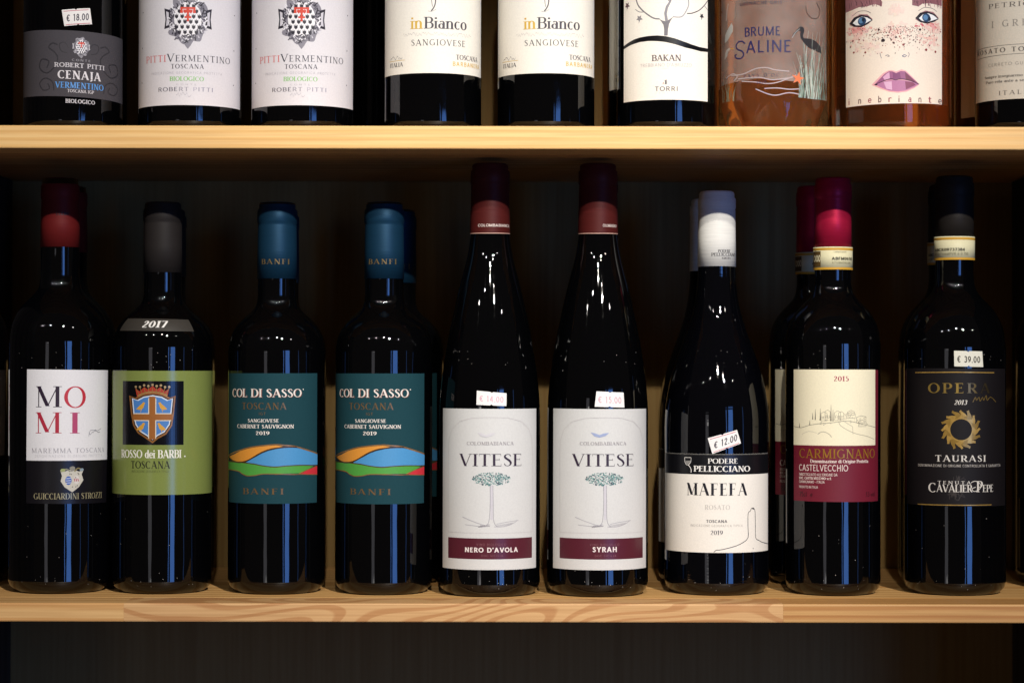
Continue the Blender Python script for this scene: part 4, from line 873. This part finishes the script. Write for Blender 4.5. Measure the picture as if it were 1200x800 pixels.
for x, y, r_, c_ in ((228, 18, 22, '#5a4248'), (298, 104, 22, '#8f8c90'), (655, 88, 18, '#3a383c')):
    q = T([(x, y)])[0]; cu = f.u(q[0]); f.upoly([(cu + r_ / 5 * (1 if i % 2 else .5) * (1.15 if i == 3 else 1) * cos(-pi / 2 + 2 * pi * i / 10), q[1] + r_ / 5 * (1 if i % 2 else .5) * sin(-pi / 2 + 2 * pi * i / 10)) for i in range(10)], K(c_), 2)
    f.line([q, (q[0] - .4, q[1] + r_ / 4)], .5, K(c_), 2)
f.text('BAKAN', 764, 797.4, 64.8, 72, K('#5a474e'), (.16, .08, 1, 0), .02); f.text("TREBBIANO D'ABRUZZO", 750.6, 809.4, 74.6, 78.6, K('#a5a0a4'), SLIGHT, .06); f.text('DOC', 776, 783.5, 80.2, 81.6, K('#c0bcbe'), SLIGHT, .1)
f.line(T([(446, 472), (448, 485), (446, 497)]), 1.1, K('#3c383e'), 2); f.line(T([(452, 470), (455, 484), (453, 497)]), .9, K('#6a666c'), 2); f.line(T([(436, 484), (434, 497)]), .7, K('#a85050'), 2)
f.text('TORRI', 767.4, 794, 101.8, 107.2, K('#6f6a6e'), (.15, .12, 0, 0), .14); f.text('CANTINE', 767.5, 794, 108.8, 110.3, K('#c9c5c6'), SLIGHT, .5); f.flush(p, .0001)
# 7  rose bottle printed straight on clear glass, faceted foot
def facet(a, z):
    k = abs(((a * 5 / pi + .3) % 1) * 2 - 1); t = max(0, 1 - z / (.012 + .014 * k)); return -.011 * t * (.25 + .75 * k) if z > .001 else -.008
t7 = top_bordeaux(906, 64, 'Clear bottle of orange rosé printed BRUME SALINE with heron and reeds', None, glass=ROSE, cap='#cfc8b8', wob=facet)
f = t7.surf()
def frost(h, al):
    m, n, l, b = new_mat('frosted_print_' + h.strip('#')); tr = n.new('ShaderNodeBsdfTransparent'); mx = n.new('ShaderNodeMixShader')
    tc = n.new('ShaderNodeTexCoord'); ns = n.new('ShaderNodeTexNoise'); ns.inputs['Scale'].default_value = 40; l.new(tc.outputs['Object'], ns.inputs['Vector'])
    mr = n.new('ShaderNodeMapRange'); mr.inputs[3].default_value = al - .3; mr.inputs[4].default_value = al + .3; l.new(ns.outputs['Fac'], mr.inputs[0])
    b.inputs['Base Color'].default_value = (*hexc(h), 1); b.inputs['Roughness'].default_value = .45
    l.new(mr.outputs[0], mx.inputs[0]); l.new(tr.outputs[0], mx.inputs[1]); l.new(b.outputs[0], mx.inputs[2]); l.new(mx.outputs[0], n['Material Output'].inputs[0]); return m
fr = frost('#bfb0a8', .34)
base = f.sheet('frosted_print', [(846, -70), (967, -70), (967, 94), (934, 96), (890, 92), (846, 96)], fr, t7.root, .0001)
Nv = K('#1d1c55'); T = lambda q: [(820 + x / 5, y / 5) for x, y in q]
f.text('GRENACHE GRIS', 868, 916, 1.4, 5.2, K('#3a2a3a'), SANS, .12); f.text('BRUME', 873, 914.6, 31.4, 42, Nv, (.12, .1, 0, 0), .06)
f.line(T([(268, 250), (255, 236), (232, 236), (218, 258), (228, 280), (252, 292), (262, 315), (245, 335), (220, 330), (212, 315), (222, 308)]), 1.5, Nv, 4, 4)
f.text('ALINE', 875, 926.5, 47.4, 61.6, Nv, (.11, .1, 0, 0), .06); f.text("PAYS D'OC", 872.4, 913.4, 86.4, 90.3, K('#2a2440'), LIGHT, .3); f.text('2020', 887, 898, 94.8, 98, K('#3a3050'), SANS, .2)
f.poly([(f.cx + (x - f.cx), y) for x, y in T([(530, 226), (545, 196), (565, 172), (585, 154), (602, 160), (606, 180), (598, 205), (602, 222), (640, 222), (672, 232), (700, 262), (704, 300), (660, 285), (630, 275), (600, 245), (585, 220), (582, 196), (584, 180), (570, 182), (550, 205)])], K('#2e2c30'), 3)
f.line(T([(535, 224), (556, 190), (580, 168)]), .5, K('#c9c4c0'), 5)
f.poly(T([(152, 230), (155, 180), (172, 148), (192, 118), (200, 140), (198, 170), (180, 200), (165, 222)]), K('#b9b8b4'), 2); f.poly(T([(150, 330), (155, 290), (162, 272), (180, 262), (190, 270), (170, 285), (166, 310)]), K('#b4b3b0'), 2); f.line(T([(182, 268), (204, 272)]), 1, K('#c99a3a'), 3); f.line(T([(160, 100), (165, 40), (172, 0)]), 2, K('#a5a4a2'), 2)
rn = random.Random(11)
for k in range(70):
    x = rn.uniform(575, 735); h = rn.uniform(120, 400) * (1 if x > 610 else .7); q = T([(x, 575 - abs(x - 660) * .05), (x + rn.uniform(-14, 14), 575 - h * .5), (x + rn.uniform(-38, 38), 575 - h)])
    q = [(min(a, 967.5), b_) for a, b_ in q]; f.line(q, rn.uniform(.8, 1.5), K(rn.choice(['#8fa39a', '#a8b5ac', '#6a7a74', '#3c4440', '#7a8f80', '#c0c9c0'])), 1 + k % 4, 3, .8)
for k in range(14):
    x = rn.uniform(135, 215); h = rn.uniform(60, 170); f.line([(max(a, 845), b_) for a, b_ in T([(x, 580), (x + rn.uniform(-10, 10), 580 - h * .5), (x + rn.uniform(-20, 20), 580 - h)])], 1, K(rn.choice(['#8f9a80', '#a3a890', '#6a7460'])), 1 + k % 3, 3, .8)
for ln in ([(190, 430), (260, 428), (330, 402), (390, 398), (440, 412), (520, 420)], [(250, 470), (330, 480), (400, 492), (470, 480), (560, 440)], [(230, 455), (300, 452), (360, 455), (430, 470), (540, 455)], [(330, 520), (400, 552), (450, 560), (520, 545), (590, 555)], [(380, 520), (450, 518), (520, 525), (580, 520)], [(160, 440), (200, 420), (225, 440), (205, 462)]):
    f.line(T(ln), 1.3, K('#b0a0a0'), 2, 4)
cu = f.u(934); f.upoly([(cu + (8.6 if i % 2 == 0 else 3.2) * cos(-pi / 2 + .2 + 2 * pi * i / 10), 92 + (8.6 if i % 2 == 0 else 3.2) * sin(-pi / 2 + .2 + 2 * pi * i / 10)) for i in range(10)], K('#dd7a50'), 6)
f.line([(943 + 0 * 1, 6), (944, 14), (950, 20), (957, 18), (959, 9), (955, 1)], .8, K('#4a3830'), 3, 4)
f.flush(base, .00012)
# 8
t8 = top_bordeaux(1046.5, 67.5, 'Amber rosé bottle with a painted face label reading inebriante', None, glass=AMBER, cap='#b98a90')
f = t8.surf()
p = f.sheet('label', [(992.3, -60), (1102.3, -60), (1101.8, 120.5), (993, 122.5)], ink('#ecdfd0', 'paper'), t8.root, .0002)
T = lambda q: [(960 + x / 5, y / 5) for x, y in q]; rn = random.Random(7)
for x, y, rx, ry, c_ in ((1004, 42, 10, 16, '#ecc6bc'), (1049, 36, 14, 10, '#efc9be'), (1088, 44, 12, 13, '#ecc0b6'), (1006, 33, 11, 4.5, '#e39a98'), (1092, 30, 8, 5, '#e8a6a2'), (1050, 12, 8, 6, '#f2d2c8'), (1020, 54, 14, 10, '#f0d6ca'), (1000, 16, 8, 6, '#f0d0c6')):
    for k in range(46):
        a = rn.uniform(0, 2 * pi); q = rn.random() ** .7; h = [int(c_[i:i + 2], 16) for i in (1, 3, 5)]; w_ = (236, 223, 208); t = .45 + .6 * (1 - q) + rn.uniform(-.2, .2)
        xx, yy = x + rx * q * cos(a) * 1.1, y + ry * q * sin(a) * 1.1
        if not 995 < xx < 1099: continue
        f.ell(xx, yy, rn.uniform(.9, 3.2), rn.uniform(.7, 2.4), K('#%02x%02x%02x' % tuple(int((w_[i] + (h[i] - w_[i]) * max(0, min(1, t))) / 6) * 6 for i in range(3))), 1 + (k % 3) * .4, 9, .3)
f.poly(T([(162, 5), (165, 50), (200, 42), (240, 30), (290, 30), (330, 20), (370, 38), (372, 10), (350, -20), (162, -30)]), K('#8f6268'), 2); f.poly(T([(540, -20), (540, 32), (575, 38), (600, 20), (640, 15), (708, 22), (708, -20)]), K('#8a5a62'), 2)
for k in range(46):
    x = rn.choice([rn.uniform(995, 1033), rn.uniform(1068, 1101)]); f.line([(x, rn.uniform(-4, 2)), (x + rn.uniform(-2, 4), rn.uniform(3, 8))], .6, K(rn.choice(['#6a4450', '#a37078', '#553840'])), 3)
for ex, flip in ((1010.5, 1), (1085, 1)):
    q = lambda pts: [(ex + a, 22.5 + b_ - (2.6 if ex > 1050 else 0)) for a, b_ in pts]
    f.poly(q([(-13.5, 3), (-9, -4), (-2, -8), (7, -7), (13, -1), (9, 4), (0, 6.5), (-8, 6)]), K('#a87a80'), 2); f.poly(q([(-13.5, 1.5), (-8, -5), (0, -7.2), (8, -5), (12.5, -.5), (13, .5), (7, 4.8), (0, 7.5), (-8, 6)]), K('#251f28'), 3)
    f.poly(q([(-9.5, 1.5), (-5, -3), (1, -5), (7, -3.2), (11.8, .2), (5, 3.5), (0, 5.3), (-6, 4.4)]), K('#eef0f2'), 4); f.ell(ex + (1 if ex < 1050 else -1), 22.5 - (2.2 if ex > 1050 else -.4), 5.6, 5, K('#2c4668'), 5, 16); f.ell(ex + (0 if ex < 1050 else -2), 22.3 - (2.2 if ex > 1050 else 0), 3.2, 3.2, K('#5c86b0'), 6, 12); f.ell(ex + 2.5, 21.5, 2, 2.4, K('#1c2838'), 7, 10)
    for k in range(26):
        xx = ex + rn.uniform(-14, 12)
        if 993.5 < xx < 1100: f.ell(xx, 29 + rn.uniform(0, 4.5) - (2.6 if ex > 1050 else 0), rn.uniform(.8, 2.2), rn.uniform(.5, 1.2), K(rn.choice(['#d98080', '#cf6f78', '#e29a94', '#e8b0a6'])), 2.4, 7, .3)
    f.line(q([(-10, -7), (-3, -11.5), (6, -11), (11, -8)]), .5, K('#5a4a52'), 3, 3)
for k in range(430):
    x = rn.gauss(1050, 27); y = 31 + abs(rn.gauss(0, 13)); 
    if not (994 < x < 1101 and y < 66): continue
    f.ell(x, y, *[rn.uniform(.25, .75)] * 2, K(rn.choice(['#7a3a40', '#3a2228', '#a8504c', '#c08078', '#4a3a3c'])), 5 + k % 4, 5)
for x, y, r_ in ((1035.2, 47.3, 2.3), (1030.6, 34.6, 1.4), (1047.3, 50.4, 1.3), (1058.3, 52.8, 1.5), (1049.8, 44, 1.5), (1001.3, 45, 1.3), (1002.3, 58.6, 1.4), (1015.4, 60, 1.3), (998.5, 51.6, 1), (1076.8, 34.5, 1.5), (1083.8, 57.8, 1.7), (1094.3, 59.3, 1.5), (1099.8, 35, 1.2), (1087.6, 52.4, .9), (1008.5, 44.3, 1)): f.ell(x, y, r_, r_ * .85, K(rn.choice(['#4a2428', '#2c1c20', '#8a3438'])), 9, 8, .2)
f.line(T([(360, 308), (362, 325), (368, 340)]), .6, K('#77727c'), 3); f.line(T([(390, 328), (402, 322), (414, 330), (402, 334)]), .7, K('#77727c'), 3); f.line(T([(484, 330), (496, 322), (510, 328), (498, 336), (484, 330)]), .9, K('#66708a'), 3); f.line(T([(520, 308), (524, 322), (518, 336)]), .6, K('#77727c'), 3)
f.poly(T([(312, 494), (345, 460), (375, 430), (405, 414), (425, 412), (450, 420), (480, 408), (505, 416), (540, 450), (580, 494), (555, 515), (510, 538), (460, 545), (410, 538), (365, 520)]), K('#e6aab2'), 2)
f.poly(T([(330, 492), (360, 460), (385, 434), (412, 418), (430, 420), (450, 430), (475, 418), (500, 420), (530, 448), (578, 492), (540, 478), (490, 468), (440, 468), (390, 470)]), K('#9a5c86'), 4); f.poly(T([(330, 492), (390, 474), (440, 470), (490, 472), (540, 480), (578, 492), (550, 512), (505, 532), (460, 538), (412, 532), (370, 514)]), K('#b678a0'), 4)
f.poly(T([(375, 452), (400, 430), (412, 424), (415, 462), (385, 468)]), K('#d9a8c8'), 5); f.poly(T([(380, 480), (425, 478), (428, 528), (395, 520)]), K('#dcb0ce'), 5); f.poly(T([(430, 424), (450, 432), (470, 424), (478, 466), (432, 464)]), K('#844874'), 5); f.poly(T([(500, 424), (530, 452), (560, 482), (520, 474), (504, 470)]), K('#7a4058'), 5); f.poly(T([(500, 478), (545, 484), (560, 498), (505, 526)]), K('#8a4a66'), 5)
f.line(T([(328, 494), (345, 488), (380, 474), (420, 462), (445, 470), (480, 464), (530, 474), (578, 494)]), .7, K('#2c1828'), 6, 3); f.ell(*T([(338, 494)])[0], 1.6, .9, K('#2c1828'), 6, 7)
for i, chx in enumerate('inebriante'):
    q = T([(178 + i * 56.5, 0)])[0][0]; yy = 119.8 - .0 * i; f.text(chx, q, q + (2.2 if chx == 'i' else 4.2), yy - 7.6, yy, K(['#9a4a5a', '#5a3040'][i % 2]), (.11, .11, 0, 0))
f.flush(p, .0001)
# 9
t9 = top_bordeaux(1203.5, 60, 'Bottle with a grey cream PETRIOLO label at the right edge of the upper board', 'bottles with the grey cream label', cap='#7a2030')
f = t9.surf()
p = f.sheet('label', [(1145.3, -60), (1260, -60), (1260, 115), (1145.3, 115)], ink('#cfc7b8', 'linen'), t9.root, .0002); G1 = K('#6a655f'); G3 = K('#8f8a82')
f.text('PETRIOLO', 1160.8, 1228, 1, 6.6, G1, LIGHT, .16); f.text('I GRETI', 1164, 1222, 21.6, 29.4, G3, LIGHT, .4)
f.line([(1147.6, 52.4), (1155, 51.6), (1175, 51.2), (1203, 51), (1250, 51.5)], .5, G1, 2); f.line([(1147.6, 63.6), (1155, 62.9), (1175, 62.4), (1203, 62.2), (1250, 62.5)], .5, G1, 2)
f.text('ROSATO TOSCANO', 1147.6, 1240, 53.8, 59.4, G1, (.18, .07, 1, 0), .3); f.text('CERRETO GUIDI, TOSCANA', 1160.3, 1245, 71.4, 75, G3, SLIGHT, .12)
f.text('Sempre insegnarono ma non', 1156.5, 1219, 85.6, 88.8, G1, (.15, .08, 1, 0), .02); f.text('Puro relaxante a sempre', 1157.5, 1214, 91.6, 94.8, G1, (.15, .08, 1, 0), .02); f.text('ITALIA', 1172, 1212, 104.6, 109.6, G1, LIGHT, .3); f.flush(p, .0001)
# second row of the upper board
behind(t1, 92, 'Dark bottle in the second row, directly behind the charcoal CENAJA bottle'); behind(t2, 224, 'Hidden crest label bottle, behind the crest bottle nearer CENAJA')
behind(t2, 351, 'Crest label bottle in the second row, behind the crest bottle nearer inBianco'); behind(t4, 509, 'inBianco bottle in the second row, behind the left inBianco bottle'); behind(t4, 639, 'inBianco bottle in the second row, behind the right inBianco bottle')
c = behind(t4, 766, 'Shaded inBianco bottle in the second row, showing left of the BAKAN bottle')
t10 = Bottle(1175, 57, bordeaux(-300, 20, -195, -130, 57), None, ZT, label='Amber rosé bottle in the second row, its label edge right of the face label', glass=AMBER, y0=.05 + .038 + SPACING)
t10.capsule(-301, -228, (18, 19.4, 20.4), capsule_mat('#7a2030', .3), 24)
f = t10.surf(); p = f.sheet('label', [(1128, -60), (1222, -60), (1222, 135), (1128, 135)], ink('#cbbfa8', 'paper'), t10.root, .0002)
f.text('ROSATO', 1150, 1200, 60, 68, G1, LIGHT, .2); f.flush(p, .0001)
c = behind(t9, 1222, 'Dark bottle in the second row, behind the PETRIOLO bottle')
c = behind(t7, 914, 'Unlabelled rosé bottle in the second row, seen through the BRUME SALINE bottle')
for ch in list(c.children_recursive):
    if ch.name.split('.')[0] in ('frosted_print', 'lettering', 'picture'): bpy.data.objects.remove(ch)
behind(t6, 432, 'Added bottle turned away in the third row, darkening the gap between crest and inBianco labels', pi, SPACING * 2)  # unseen bottle added behind the gap to keep it dark
